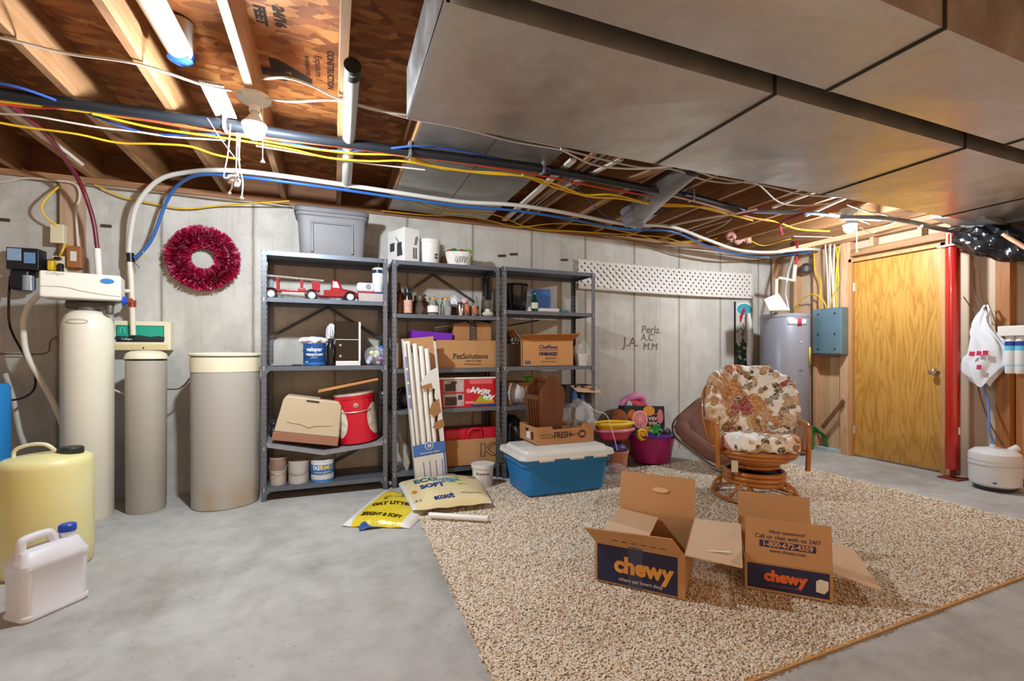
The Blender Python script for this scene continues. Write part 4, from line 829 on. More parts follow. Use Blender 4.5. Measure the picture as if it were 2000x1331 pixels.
for zz, hh, xx in ((.67, .03, .02), (.5, .09, .07), (.4, .05, .09)):
    MB().prism([(xx-.05, Lg*zz), (xx, Lg*(zz-hh*.3)), (xx+.05, Lg*zz), (xx+.04, Lg*(zz+hh)), (xx-.02, Lg*(zz+hh*.7))], 0, .004, 0, Matrix.Translation((0, -.002, 0)) @ Matrix.Rotation(PI/2, 4, 'X')).build('torn_cardboard', KRAFT2, t)
MB().lathe([(.034, 0), (.034, .002)], 28, 0, Matrix.Translation((0, -.0045, Lg*.285)) @ Matrix.Rotation(PI/2, 4, 'X')).build('round_badge', WINK, t); MB().lathe([(.029, 0), (.029, .001)], 28, 0, Matrix.Translation((0, -.0066, Lg*.285)) @ Matrix.Rotation(PI/2, 4, 'X')).build('badge_centre', BB, t)
text('12', .032, WINK, t, (0, -.0085, Lg*.285), bold=.002); text('fluorescent tubes', .022, WINK, t, (0, -.0055, Lg*.24))
for k in range(4):
    mb = MB()
    for j in range(16): mb.span((-.06+.05*k, -.0042, .015+j*.0128), (-.052+.05*k, -.0028, .023+j*.0128))
    mb.build('printed_dots', P('3f5fae', .5, var=.1), t)['kind'] = 'stuff'
mb = MB()
for j in range(46):
    if j % 12 > 9: continue
    mb.span((-W2+.003, -.0045, Lg*.55+j*.009), (-W2+.018, -.0028, Lg*.55+j*.009+.005))
for j in range(24): mb.span((W2-.02, -.0045, .01+j*.012), (W2-.004, -.0028, .018+j*.012))
mb.build('printed_pattern', P('3a66b8', .5, var=.1), t)['kind'] = 'stuff'
TUBE = P('f1f1ec', .25, var=.03, name='tube_glass')
for k, (xx, dy) in enumerate(((-.085, .03), (-.035, .025), (.012, .028), (.055, .03), (-.06, .06), (0, .06))):
    o = T('light_tube', 'white fluorescent tube standing inside the torn tall carton', 'light tube', (0, 0, 0), group='tubes in the torn carton'); o.matrix_world = Mx @ Matrix.Translation((xx, dy, .02))
    MB().cyl((0, 0, 0), (0, 0, Lg*(.97-.02*k)), .0185, seg=18).build('glass', TUBE, o); 
# ================================================================ RIGHT UNIT
x, w = fit(1012, 1036, 3.86)
t = T('black_pot', 'glossy black bucket at left of the right unit second shelf', 'bucket', (WY(1012, 700, 3.85).x, 3.92, C[1])); MB().lathe([(.09, 0), (.095, .006), (.115, .235), (.122, .24), (.12, .255), (.11, .25), (.09, .012), (.004, .01)], 36).build('pot', P('17171a', .12, var=.1), t)
t = T('bottle', 'green beer bottle with pale label beside the black bucket', 'bottle', (WY(1046, 700, 3.84).x, 3.86, C[1])); MB().lathe([(.029, 0), (.031, .006), (.031, .1), (.012, .155), (.012, .19), (.014, .2)], 24).build('glass', P('1f5a30', .06, var=0, trans=.6), t); MB().lathe([(.0315, .035), (.0315, .09)], 24, 0, None, cap=False).build('paper_label', P('d8d6c4', .6, var=.15, sc=40), t); MB().lathe([(.0145, .195), (.0145, .205)], 16).build('cap', P('26382a', .4, var=0), t)
x, w = fit(1044, 1082, 3.98); tag(MB().box((x, 4.05, C[1]+.125), (w*1.0, .006, .25), rot=(-.1, 0, 0)).build('blue_folder', P('3c6fb8', .5, var=.08)), 'blue plastic folder leaning behind the green bottle', 'folder')
x, w = fit(1054, 1092, 3.80); tag(MB().box((x, 3.83, C[1]+.02), (w, .09, .036), rz=-.05).build('sponge', P('dcd8cf', .6, var=.08), bevel=.012, seg=3), 'off white folded cloth bundle on the second shelf edge', 'cloth')
p = WY(1104, 598, 3.78); crumpled((p.x, 3.81, C[1]+.013), .05, .035, .014, 51, P('2f8aa0', .5, var=.1), 'rag', 'small teal rag at the right end of the second shelf', 'rag', 24, 12)
t = T('cone_shell', 'small pointed white shell in front of the green bottle', 'shell', (WY(1036, 700, 3.78).x, 3.80, C[1])); MB().lathe([(.022, 0), (.02, .012), (.008, .04), (.002, .05)], 14).build('body', P('d5cfc4', .5, var=.15), t)
# chef carton
x, w = fit(1020, 1120, 3.80); h8 = .24
z8 = C[2]
t = T('open_carton', 'open kraft carton with blue food lettering on the right unit', 'box', (x, 3.80, z8))
d = .30
mb = MB().span((-w/2, 0, 0), (w/2, .004, h8)).span((-w/2, d, 0), (w/2, d+.004, h8)).span((-w/2, 0, 0), (-w/2+.004, d, h8)).span((w/2-.004, 0, 0), (w/2, d, h8)).span((-w/2, 0, 0), (w/2, d, .004)); mb.build('walls', P('c8935c', .75, var=.06, name='orange_kraft'), t)
mb = MB().sheet([(-w/2, 0, h8), (w/2, 0, h8), (w/2+.03, -.075, h8+.055), (-w/2-.02, -.07, h8+.04)], .004).sheet([(w/2, 0, h8), (w/2, d, h8), (w/2+.07, d, h8+.06), (w/2+.07, .0, h8+.07)], .004).sheet([(-w/2, 0, h8), (-w/2, d, h8), (-w/2-.09, d, h8+.07), (-w/2-.09, 0, h8+.09)], .004); mb.build('flap', P('c07e3e', .75, var=.06), t)
text('ChefPaws', .048, NAVY, t, (0, -.001, h8*.72), bold=.001); text('UNBAKED', .04, NAVY, t, (.0, -.001, h8*.46), bold=.0025); text('dog food', .03, NAVY, t, (.02, -.001, h8*.31)); text('human grade dog food made with care', .013, NAVY, t, (0, -.001, h8*.61)); text('keep frozen until opened', .014, NAVY, t, (0, -.001, h8*.18)); MB().span((-w*.45, -.001, .02), (-w*.34, 0, .05)).build('printed_panel', P('5c5a72', .6, var=.3, sc=80), t)
xx, ww = fit(1006, 1084, 3.86); tag(MB().box((xx, 3.96, z8+h8+.012), (ww*.9, .2, .07), rot=(.05, .03, 0)).build('food_container', P('93b2bf', .1, var=.15, sc=15, alpha=.75), bevel=.012), 'pale blue plastic food container lying in the open carton', 'container')
tag(MB().tube([WY(985, 638, 3.82), WY(1052, 626, 3.95)], .006, 8, 0, False, 1).build('black_rod', BLACK), 'thin black rod resting across the carton flaps', 'rod')
tag(MB().span((WY(988, 700, 3.8).x, 3.83, z8), (WY(1018, 700, 3.8).x, 4.1, z8+.2)).build('dark_box', P('3a2517', .6, var=.1)), 'dark brown box left of the food lettered carton', 'box')
t = T('white_tub', 'small white tub in a clear bag at right of the third shelf', 'tub', (WY(1137, 700, 3.85).x, 3.87, z8)); MB().lathe([(.05, 0), (.062, .1), (.066, .1), (.066, .115)], 26).build('tub', P('e3e2de', .4, var=.05), t)
crumpled((t.location.x+.005, 3.87, z8+.12), .075, .08, .118, 61, POLY, 'clear_bag', 'clear plastic bag wrapped round the small white tub', 'bag')
# fourth shelf of the right unit
z9 = C[3]
tag(MB().span((WY(992, 700, 3.85).x, 3.86, z9), (WY(1040, 700, 3.85).x, 4.1, z9+.2)).build('carton', KRAFT2, bevel=.004), 'brown carton half hidden behind the wooden basket', 'box')
p = WY(1035, 728, 3.85); mb = MB()
for k in range(7): a = k*.9; mb.tube([(p.x, 3.9, z9+.2), (p.x+.03*math.cos(a), 3.88+.03*math.sin(a), z9+.24), (p.x+.055*math.cos(a), 3.87+.05*math.sin(a), z9+.235)], .012, 7)
tag(mb.build('green_toy', P('6fc22c', .4, var=.1)), 'bright green plastic toy on the brown carton', 'toy')
x, w = fit(1118, 1163, 3.80); t = T('open_carton', 'small open carton with pale flap near the right post', 'box', (x-.02, 3.9, z9)); MB().span((-w/2, -.1, 0), (w/2, -.096, .16)).span((-w/2, .1, 0), (w/2, .104, .16)).span((-w/2, -.1, 0), (-w/2+.004, .1, .16)).span((w/2-.004, -.1, 0), (w/2, .1, .16)).build('walls', P('4a3a30', .7, var=.1), t); MB().sheet([(-w/2, -.1, .16), (w/2+.02, -.1, .15), (w/2+.03, -.2, .09), (-w/2+.02, -.2, .11)], .004).build('flap', P('cda583', .75, var=.05), t)
for u, v, c, l in ((1136, 770, '26406e', 'blue glass bottle with dark neck in front of small carton'), (1122, 790, '2c5c8a', 'squat blue bottle left of the dark necked one')):
    t = T('bottle', l, 'bottle', (WY(u, 700, 3.78).x, 3.765, z9)); MB().lathe([(.026, 0), (.028, .01), (.028, .08), (.01, .12), (.01, .15)], 20).build('body', P(c, .15, var=.1), t); MB().lathe([(.012, .148), (.012, .175)], 14).build('cap', BLACK, t)
p = WY(1010, 800, 3.82); crumpled((p.x, 3.88, .72), .075, .1, .095, 71, P('c9c7c4', .5, var=.1), 'cloth_bundle', 'crumpled grey white bundle behind the wooden basket', 'bundle')
p = WY(1000, 870, 3.9); crumpled((p.x+.02, 3.93, .32), .1, .12, .19, 73, P('2a2a2d', .35, var=.2), 'dark_bag', 'dark bag on the low shelf behind the blue tote', 'bag')
tag(MB().span((WY(1040, 700, 3.85).x, 3.85, C[4]), (WY(1150, 700, 3.85).x, 4.1, C[4]+.3)).build('dark_box', P('39322c', .6, var=.1), bevel=.004), 'dark box on the lowest right shelf behind the tote', 'box')
# ================================================================ LEFT SIDE: WATER TREATMENT
def away(p, d):   # push a ground point away from the camera
    v = Vector((p.x, p.y, 0)).normalized(); return Vector((p.x+v.x*d, p.y+v.y*d, 0))
TANKC = P('dfdac8', .42, var=.04, sc=3, bump=.04, bs=150, name='cream_fibreglass')
c = away(G(172, 1022), .13)
t = T('softener_tank', 'tallest cream resin tank with white control head at left wall', 'water softener', c)
MB().lathe([(.128, 0), (.132, .01), (.133, 1.22), (.128, 1.28), (.112, 1.325), (.085, 1.35), (.045, 1.362)], 48).build('tank', TANKC, t)
MB().cyl((0, 0, 1.355), (0, 0, 1.41), .06).cyl((-.1, -.02, 1.395), (.12, -.02, 1.395), .028).cyl((.13, -.05, 1.34), (.13, -.03, 1.43), .022).build('valve_body', P('55514a', .5, .2, var=.2), t, bevel=.003)
vw = math.atan2(-c.x, c.y)*.35
hd = MB().box((-.01, -.05, 1.505), (.385, .19, .165)).build('control_head', P('e6e2d6', .4, var=.03), t, bevel=.014, seg=3)
hd.rotation_euler = (0, 0, .22)
MB().lathe([(.03, 0), (.028, .004), (.003, .005)], 28, 0, Matrix.Translation((.115, -.148, 1.545)) @ Matrix.Rotation(PI/2, 4, 'X'), sx=1.15, sy=.55).build('blue_badge', P('2f7fc2', .3, var=.05), hd)
MB().tube([(-.195, -.147, 1.49), (-.09, -.148, 1.492), (0, -.148, 1.472), (.1, -.148, 1.458), (.18, -.147, 1.45)], .0025, 6).build('moulded_line', P('c9c4b4', .5, var=0), hd)
text('Culligan', .026, P('8d8a84', .5, var=0), hd, (-.13, -.1455, 1.572), shear=.3)
t2 = MB().grid(lambda i, j: ((.134-.012*(j))*math.sin(-.45+.62*i)*1.0, -(.1335-.012*j)*math.cos(-.45+.62*i)-.001, 1.285+.032*j), 10, 3); 
MB().tube([( .1315*math.sin(a)*1.0, -.1315*math.cos(a), 1.283+.014*math.sin(q)) for a, q in [(-.05+.42*math.cos(k), k) for k in np.linspace(0, 2*PI, 24)[:-1]]], .0015, 5, 0, True, 1).build('oval_decal_ring', P('9d9a90', .5, var=0), t)
for u, v, col, nm, dz in ((238, 574, 'b5442c', 'copper union', 0), (235, 590, '1e48a8', 'blue handled valve', 0)): pass
hp = WY(225, 573, c.y-.02)
fit_ = MB().cyl((hp.x, c.y-.02, hp.z), (hp.x+.035, c.y-.02, hp.z), .018).cyl((hp.x+.012, c.y-.02, hp.z-.025), (hp.x+.012, c.y-.02, hp.z+.025), .008)
tag(fit_.build('copper_union', P('b0502f', .3, .6, var=.1)), 'small copper union above the blue valve on the softener', 'pipe fitting')
hq = WY(226, 588, c.y-.02)
t = T('ball_valve', 'blue handled valve at the right of the softener head', 'valve', (hq.x, c.y-.02, hq.z)); MB().cyl((-.03, 0, 0), (.07, 0, 0), .012).build('stem', P('1c2a6a', .4, var=.05), t); MB().cyl((.04, 0, 0), (.058, 0, 0), .03, .03).cyl((.056, 0, 0), (.072, 0, 0), .02).build('handle', P('2450b4', .4, var=.05), t); MB().cyl((.07, 0, 0), (.09, 0, 0), .02).build('union_nut', P('b0502f', .3, .6, var=.1), t)
pv = WY(252, 520, 4.1)
t = T('supply_riser', 'cream vertical pipe with black clamp under the white water line', 'pipe', (0, 0, 0))
MB().tube([WY(253, 500, 4.08), WY(257, 560, 4.08), WY(260, 655, 4.08)], .017, 12).cyl(WY(232, 568, 4.0), WY(256, 569, 4.08), .014).build('pipe', P('e3dac8', .4, var=.04), t); MB().cyl(WY(254, 495, 4.08), WY(255, 512, 4.08), .024).build('clamp', BLACK, t)
MB().cyl(WY(258, 587, 4.08), WY(258, 600, 4.08), .024).cyl(WY(243, 591, 4.03), WY(258, 592, 4.08), .012).build('copper_tee', P('b0502f', .3, .6, var=.1), t)
pts = [WY(262, 506, 4.05), WY(272, 507, 4.0), WY(282, 498, 4.0), WY(279, 492, 4.02), WY(286, 508, 3.98)]; tag(MB().tube(pts[3:], .003, 6).build('cable_tie', P('d8b030', .5, var=0)), 'yellow cable tie on the blue water line', 'cable tie')
MB().tube([WY(262, 512, 4.04), WY(272, 524, 4.0)], .002, 5).build('tie_end', BLACK, COL.objects[-1])
tag(MB().tube([WY(88, 568, 3.82), WY(70, 582, 3.88), WY(52, 606, 3.95), WY(46, 640, 3.98), WY(52, 690, 3.98), WY(75, 735, 3.95), WY(100, 780, 3.9), WY(122, 830, 3.95)], .016, 12).build('drain_hose', P('e0d8c8', .45, var=.05)), 'cream drain hose looping from the softener head down the wall', 'hose')
# narrow grey tank and wide grey tank
c2 = away(G(286, 1005), .12)
t = T('mineral_tank', 'slim grey tank with domed cream lid, between the taller and wider ones', 'tank', c2)
MB().lathe([(.108, 0), (.112, .008), (.116, 1.03)], 44).build('body', GREYTANK, t); MB().lathe([(.117, 1.03), (.117, 1.042)], 44).build('band', BLACK, t); MB().lathe([(.12, 1.042), (.12, 1.055), (.112, 1.078), (.085, 1.095), (.03, 1.1)], 44).build('lid', CREAM, t)
c3 = away(G(442, 998), .2)
t = T('brine_tank', 'wide grey salt bin with flat cream lid beside the left shelf', 'salt bin', c3, .35)
wide = NT('stained_grey_plastic'); v_ = wide.coord(); z_ = wide.n('ShaderNodeSeparateXYZ', i_0=v_).outputs[2]; n_ = wide.noise(v_, 6, 5)
f_ = wide.math('MULTIPLY', wide.n('ShaderNodeMapRange', i_0=z_, i_1=.0, i_2=.26, i_3=.8, i_4=0.0).outputs[0], wide.n('ShaderNodeMapRange', i_0=n_, i_1=.4, i_2=.62, i_3=0.0, i_4=1.0).outputs[0])
wide.set(Base_Color=wide.mix(f_, 'b0aca4', 'a98a62'), Roughness=.5)
MB().lathe([(.205, 0), (.212, .008), (.216, .95)], 56, sy=.92).build('body', wide.m, t); MB().lathe([(.219, .95), (.222, 1.052)], 56, sy=.92).build('collar', CREAM, t); MB().lathe([(.215, 1.052), (.215, 1.06)], 56, sy=.92).build('gap_ring', P('3a3428', .6, var=0), t)
MB().lathe([(.224, 1.06), (.228, 1.072), (.22, 1.082), (.1, 1.088), (.004, 1.09)], 56, sy=.92).build('lid', CREAM, t)
cable('thin brown hose sagging between the two grey tanks', [Vector((c2.x+.1, c2.y, .83)), Vector((c2.x+.17, c2.y+.12, .83)), Vector((c3.x-.2, c3.y+.1, .96)), Vector((c3.x-.12, c3.y+.12, 1.0))], .005, P('6a4a36', .5, var=.05), name='hose')
cable('thin white hose between tall and slim tanks', [Vector((c.x+.12, c.y+.02, .84)), Vector((c.x+.17, c.y+.1, .79)), Vector((c2.x-.1, c2.y+.08, .75))], .006, P('d9d2c6', .5, var=.05), name='hose')
# control display
a, b = WY(222, 640, 4.12), WY(334, 680, 4.12)
wx, hh2 = b.x-a.x, .215; zb = WY(278, 685, 4.12).z
t = T('control_display', 'cream wall control box with teal panel above the slim tank', 'control box', ((a.x+b.x)/2, 4.2, zb))
MB().span((-wx/2, -.09, 0), (wx/2, 0, hh2)).build('case', CREAM, t, bevel=.01, seg=3); MB().span((-wx/2+.01, -.1, .0), (wx/2-.02, -.085, .045)).build('lower_lip', P('e2cf9c', .45, var=.04), t, bevel=.006)
MB().span((-wx/2+.018, -.0925, .062), (wx/2-.04, -.088, .182)).build('black_panel', P('1f2a2c', .3, var=.1), t)
MB().span((-wx/2+.022, -.0935, .098), (wx/2-.044, -.09, .178)).build('teal_panel', P('1fa58c', .35, var=.08), t)
MB().prism([(-.17, .08), (-.15, .105), (-.08, .1), (-.02, .112), (.05, .1), (.1, .108), (.135, .1), (.135, .08)], 0, .0015, 0, Matrix.Translation((0, -.0936, 0)) @ Matrix.Rotation(PI/2, 4, 'X')).build('wave_print', P('22383c', .4, var=.1), t); text('Culligan', .02, WINK, t, (-.09, -.0955, .083)); 
MB().tube([(-.13, -.095, .125), (-.125, -.095, .16), (-.115, -.095, .165), (-.105, -.095, .16), (-.1, -.095, .125)], .002, 5).build('tap_print', P('8fd8c8', .4, var=0), t); MB().ball((.01, -.101, .018), .006, 10).build('button', BLACK, t)
# yellow brine container
c4 = away(G(92, 1130), .17)
YP = NT('yellow_translucent'); YP.set(Base_Color=YP.ramp(YP.noise(YP.coord(), 3, 3), [(.35, 'e6dd92'), (.65, 'ebe5b4')]), Roughness=.4, Subsurface_Weight=.25, Subsurface_Radius=(.05, .04, .01))
t = T('solution_tank', 'translucent yellow round tank with black cap at left edge', 'tank', c4)
MB().lathe([(.165, 0), (.175, .015), (.178, .1), (.178, .52), (.172, .548), (.15, .56), (.06, .572)], 48).build('body', YP.m, t, ang=50)
MB().lathe([(.05, .555), (.052, .565), (.052, .59), (.045, .597)], 30, 0, Matrix.Translation((.085, .02, 0))).build('cap', P('232a2a', .45, var=.08), t)
MB().tube([(-.13, .0, .55), (-.12, .0, .6), (-.06, .0, .622), (0, .0, .615), (.035, .02, .565)], .009, 10).build('handle', P('e2ddc6', .4, var=.03), t)
# jug
pa, pb2 = G(45, 1225), G(180, 1165); dr = (pb2-pa).normalized(); inn = Vector((-dr.y, dr.x, 0)); cj = (pa+pb2)/2+inn*.07
t = T('jug', 'white plastic jug with blue cap on the floor in the foreground', 'jug', cj, math.atan2(dr.y, dr.x))
JW = P('e4e6ee', .4, var=.02, name='jug_white'); lw, ld = (pb2-pa).length/2, .07
def rr(a, b, r=.03, n=6):
    out = []
    for cx_, cy_, s0 in ((a-r, b-r, 0), (-a+r, b-r, 1), (-a+r, -b+r, 2), (a-r, -b+r, 3)):
        for k in range(n+1): an = (s0+k/n)*PI/2; out.append((cx_+r*math.cos(an), cy_+r*math.sin(an)))
    return out
def loft(sections):
    mb = MB(); n = len(sections[0][0]); vs = []; fs = []
    for poly, z in sections: vs += [(p[0], p[1], z) if not callable(z) else (p[0], p[1], z(p)) for p in poly]
    for i in range(len(sections)-1):
        for k in range(n): k2 = (k+1) % n; fs.append((i*n+k, i*n+k2, (i+1)*n+k2, (i+1)*n+k))
    fs.append(tuple(reversed(range(n)))); fs.append(tuple((len(sections)-1)*n+k for k in range(n)))
    return mb.add(vs, fs)
sl = lambda base, k: (lambda p: base+k*(p[0]/lw))
secs = [(rr(lw-.008, ld-.008), 0), (rr(lw, ld), .01), (rr(lw, ld), .022), (rr(lw-.004, ld-.004), .028), (rr(lw-.004, ld-.004), .2), (rr(lw, ld), .206), (rr(lw, ld), .224), (rr(lw-.006, ld-.006), .235), (rr(lw-.02, ld*.55, .02), sl(.272, .004)), (rr(lw-.035, ld*.3, .015), sl(.28, .004))]
loft(secs).build('body', JW, t, ang=35)
MB().tube([(-lw+.03, 0, .235), (-lw+.03, 0, .30), (-lw+.045, 0, .318), (-.01, 0, .322), (.01, 0, .31), (.025, 0, .268)], .017, 14, 0, False, 6).build('handle', JW, t)
MB().lathe([(.028, .27), (.026, .305)], 24, 0, Matrix.Translation((lw-.05, 0, 0))).build('neck', JW, t); MB().lathe([(.03, .303), (.031, .31), (.03, .328), (.024, .334)], 28, 0, Matrix.Translation((lw-.05, 0, 0))).build('cap', P('1f49b8', .4, var=.05), t, label='blue screw cap')
# wall clutter at far left
a, b = WY(119, 380, 4.18), WY(166, 380, 4.18)
tag(MB().span((a.x, 4.165, 1.60), (b.x, 4.2, ZW)).build('mounting_plank', wood('a98b72', 'c2a68c', 'Z')), 'vertical pinkish plank on the wall behind switch box and transformer', 'plank')
def wallbox(name, label, u0, u1, v0, v1, d, m, cat, y=4.165):
    a, b = WY(u0, v1, y), WY(u1, v0, y); t = T(name, label, cat, ((a.x+b.x)/2, y, a.z)); w, h = b.x-a.x, b.z-a.z
    MB().span((-w/2, -d, 0), (w/2, 0, h)).build('body', m, t, bevel=.005); return t, w, h
wallbox('switch_box', 'cream blank electrical box on the plank at far left', 105, 132, 442, 477, .05, P('d8cfb0', .5, var=.04), 'electrical box')
t, w, h = wallbox('outlet', 'cream wall outlet with yellow and black plugs at left', 107, 134, 503, 540, .04, P('dcd4ba', .5, var=.04), 'outlet')
MB().box((-w*.3, -.065, h*.45), (w*.45, .06, h*.5)).build('yellow_plug', P('e2b81f', .4, var=.05), t, bevel=.01); MB().box((w*.25, -.055, h*.35), (w*.3, .04, h*.5)).box((0, -.05, h*.85), (w*.45, .03, h*.15)).build('black_plug', BLACK, t, bevel=.005)
t, w, h = wallbox('transformer', 'brown bell transformer with white sticker on the plank', 138, 166, 485, 525, .06, P('9c6238', .45, var=.08), 'transformer'); MB().span((-w*.22, -.0612, h*.3), (w*.22, -.059, h*.75)).build('sticker', P('d9d6d0', .5, var=.05), t)
t, w, h = wallbox('pump_controller', 'black wall controller with pale blue stickers at far left', 30, 92, 492, 530, .10, P('191c22', .35, var=.1), 'controller', 4.2)
MB().span((-w*.46, -.1015, h*.4), (-w*.03, -.099, h*.95)).build('sticker', P('8fa9c4', .5, var=.15, sc=40), t); MB().span((w*.05, -.1015, h*.3), (w*.4, -.099, h*.8)).build('sticker', P('6c94c0', .5, var=.15, sc=40), t)
MB().box((-.01, -.07, -.07), (w*.62, .1, .14)).build('lower_block', P('14161b', .3, var=.1), t, bevel=.02); MB().cyl((.03, -.1, -.14), (.03, -.1, -.04), .03).build('glass_bowl', P('9aa4ae', .15, .3, var=.1), t)
tag(MB().tube([WY(20, 540, 4.15), WY(17, 590, 4.1), WY(20, 640, 4.1), WY(45, 690, 4.05), WY(66, 725, 4.05), WY(68, 757, 4.0), WY(50, 775, 3.95), WY(20, 782, 3.9), WY(-10, 775, 3.9)], .007, 8).build('power_cord', BLACK), 'black power cord snaking down the wall at far left', 'cord')
tag(MB().tube([WY(10, 730, 4.1), WY(25, 775, 4.1), WY(38, 840, 4.05), WY(48, 870, 4.0)], .016, 10).build('grey_pipe', P('b4b0a8', .45, var=.05)), 'slanting grey pipe behind the yellow tank', 'pipe')
p = G(-6, 1000); t = T('blue_barrel', 'edge of a blue container behind the yellow tank', 'container', (WY(-58, 760, 3.6).x, 3.6, 0)); MB().lathe([(.15, 0), (.16, .02), (.16, .88), (.15, .9)], 32).lathe([(.165, .3), (.165, .32)], 32).build('body', P('1d7fc4', .4, var=.06), t)
cable('thin brown wire lying along the wall behind the tall tank', [WY(-40, 690, 4.17), WY(30, 692, 4.17), WY(90, 690, 4.17), WY(98, 668, 4.17), WY(112, 657, 4.17)], .004, P('7a4a30', .5, var=0), name='wire')
# wreath
pw = WY(397, 505, 4.13)
t = T('tinsel_wreath', 'round magenta tinsel wreath hanging on the concrete wall', 'wreath', pw)
TIN = P('d3225a', .25, .55, var=.25, sc=30, name='magenta_foil'); TIN2 = P('f08db0', .2, .6, var=.2, sc=30, name='pink_foil')
MB().tube([(.165*math.cos(k), 0, .165*math.sin(k)) for k in np.linspace(0, 2*PI, 30)[:-1]], .04, 12, 0, True, 1).build('core', P('6a0d2c', .4, .4, var=.2), t)
for m, n in ((TIN, 3600), (TIN2, 900)):
    mb = MB()
    for k in range(n):
        A = random.random()*2*PI; B = random.random()*2*PI; r0 = random.uniform(.025, .055); r1 = .075+random.random()*.016
        cA, sA = math.cos(A), math.sin(A)
        def pt(r, b): return Vector(((.165+r*math.cos(b))*cA, -r*math.sin(b) if True else 0, (.165+r*math.cos(b))*sA))
        p0, p1 = pt(r0, B), pt(r1, B+random.uniform(-.3, .3)); tw = Vector((random.uniform(-1, 1), random.uniform(-1, 1), random.uniform(-1, 1))).normalized()*.0075
        if p1.y > .065: continue
        mb.add([p0-tw, p0+tw, p1+tw*.6, p1-tw*.6], [(0, 1, 2, 3)])
    mb.build('tinsel', m, t)['kind'] = 'stuff'
# ================================================================ RUG
def rug():
    X0, X1, Y0, Y1 = .50, 4.10, 1.15, 3.60
    skew = lambda x, y: (x+.02*(y-2), y+.028*(x-2.3)*(1-.25*(y-1.15)))
    N = 220000
    px = rng.uniform(X0, X1, N); py = rng.uniform(Y0, Y1, N)
    # denser close to the camera
    keep = rng.uniform(0, 1, N) < np.clip(2.6/np.hypot(px, py), .45, 1); px, py = px[keep], py[keep]; N = len(px)
    edge = rng.uniform(-.006, .006, N); px += edge
    ang = rng.uniform(0, 2*PI, N); lean = rng.uniform(.3, 1.3, N); hgt = rng.uniform(.005, .011, N); wd = rng.uniform(.004, .007, N)
    qx = px+.02*(py-2); qy = py+.028*(px-2.3)*(1-.25*(py-1.15))
    dx, dy = np.cos(ang), np.sin(ang); tx, ty = -dy, dx
    zb = .012
    V = np.zeros((N, 6, 3))
    for j, (f, hh, ww) in enumerate(((0, 0, 1), (.45, .7, 1), (1, 1, .55))):
        cx = qx+dx*lean*f*.014; cy = qy+dy*lean*f*.014; cz = zb+hgt*hh*(1-.25*lean*f)
        for k, s in ((0, -1), (1, 1)):
            V[:, j*2+k, 0] = cx+tx*wd*ww*s*.5*1.3; V[:, j*2+k, 1] = cy+ty*wd*ww*s*.5*1.3; V[:, j*2+k, 2] = cz
    base = np.arange(N)[:, None]*6
    F = np.stack([base+np.array([0, 1, 3, 2]), base+np.array([2, 3, 5, 4])], 1).reshape(-1, 4)
    V = V.reshape(-1, 3)
    me = bpy.data.meshes.new('pile')
    me.vertices.add(len(V)); me.vertices.foreach_set('co', V.ravel()); me.loops.add(F.size); me.loops.foreach_set('vertex_index', F.ravel().astype(np.int32))
    me.polygons.add(len(F)); me.polygons.foreach_set('loop_start', np.arange(0, F.size, 4, dtype=np.int32)); me.polygons.foreach_set('loop_total', np.full(len(F), 4, dtype=np.int32))
    me.update(calc_edges=True); me.polygons.foreach_set('use_smooth', [True]*len(F))
    col = me.attributes.new('tuft', 'FLOAT', 'FACE'); r = rng.uniform(0, 1, N); col.data.foreach_set('value', np.repeat(r, 2))
    t = NT('rug_pile'); at = t.n('ShaderNodeAttribute', attribute_name='tuft').outputs['Fac']
    c = t.ramp(at, [(0, 'c6ab88'), (.06, 'e8d5b8'), (.4, 'f3e6d0'), (.75, 'f8eede'), (1, 'fcf5ea')]); big = t.noise(t.coord(), 2.0, 3)
    c = t.mix(t.math('MULTIPLY', big, .2), c, 'e3d0b4'); t.set(Base_Color=c, Roughness=.9); me.materials.append(t.m)
    root = T('area_rug', 'large beige shag rug lying on the concrete floor', 'rug', (0, 0, 0))
    o = bpy.data.objects.new('pile', me); COL.objects.link(o); o.parent = root; o['kind'] = 'stuff'
    n = 40; mb = MB()
    mb.grid(lambda i, j: (*skew(X0+(X1-X0)*i, Y0+(Y1-Y0)*j), .0125), n, n)
    q = [(X0, Y0), (X1, Y0), (X1, Y1), (X0, Y1)]
    for k in range(4):
        a, b = q[k], q[(k+1) % 4]
        P_ = [skew(a[0]+(b[0]-a[0])*s/12, a[1]+(b[1]-a[1])*s/12) for s in range(13)]
        for s in range(12): mb.add([(*P_[s], .001), (*P_[s+1], .001), (*P_[s+1], .0125), (*P_[s], .0125)], [(0, 1, 2, 3)])
    mb.build('backing', P('d3b48a', .95, var=.15, sc=60, name='rug_backing'), root)
rug()
RZ = .026
KRAFTL = P('d8b692', .8, var=.06, sc=3, name='kraft_inner_lit')  # paler inner kraft, with bulb light on the side flaps painted in
# ================================================================ MOVING CARTONS
def open_box(label, fl, fr_, d, h, flaps, name='open_carton'):
    e = (fr_-fl); w = e.length; rz = math.atan2(e.y, e.x); mid = (fl+fr_)/2
    t = T(name, label, 'box', (mid.x, mid.y, RZ), rz); th = .005
    mb = MB(); mb.span((-w/2, 0, 0), (w/2, th, h)).span((-w/2, d-th, 0), (w/2, d, h)).span((-w/2, th, 0), (-w/2+th, d-th, h)).span((w/2-th, th, 0), (w/2, d-th, h)).span((-w/2, th, 0), (w/2, d-th, th))
    mb.build('walls', KRAFT, t)
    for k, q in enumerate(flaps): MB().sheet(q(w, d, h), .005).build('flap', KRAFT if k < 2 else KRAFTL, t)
    return t, w, d, h
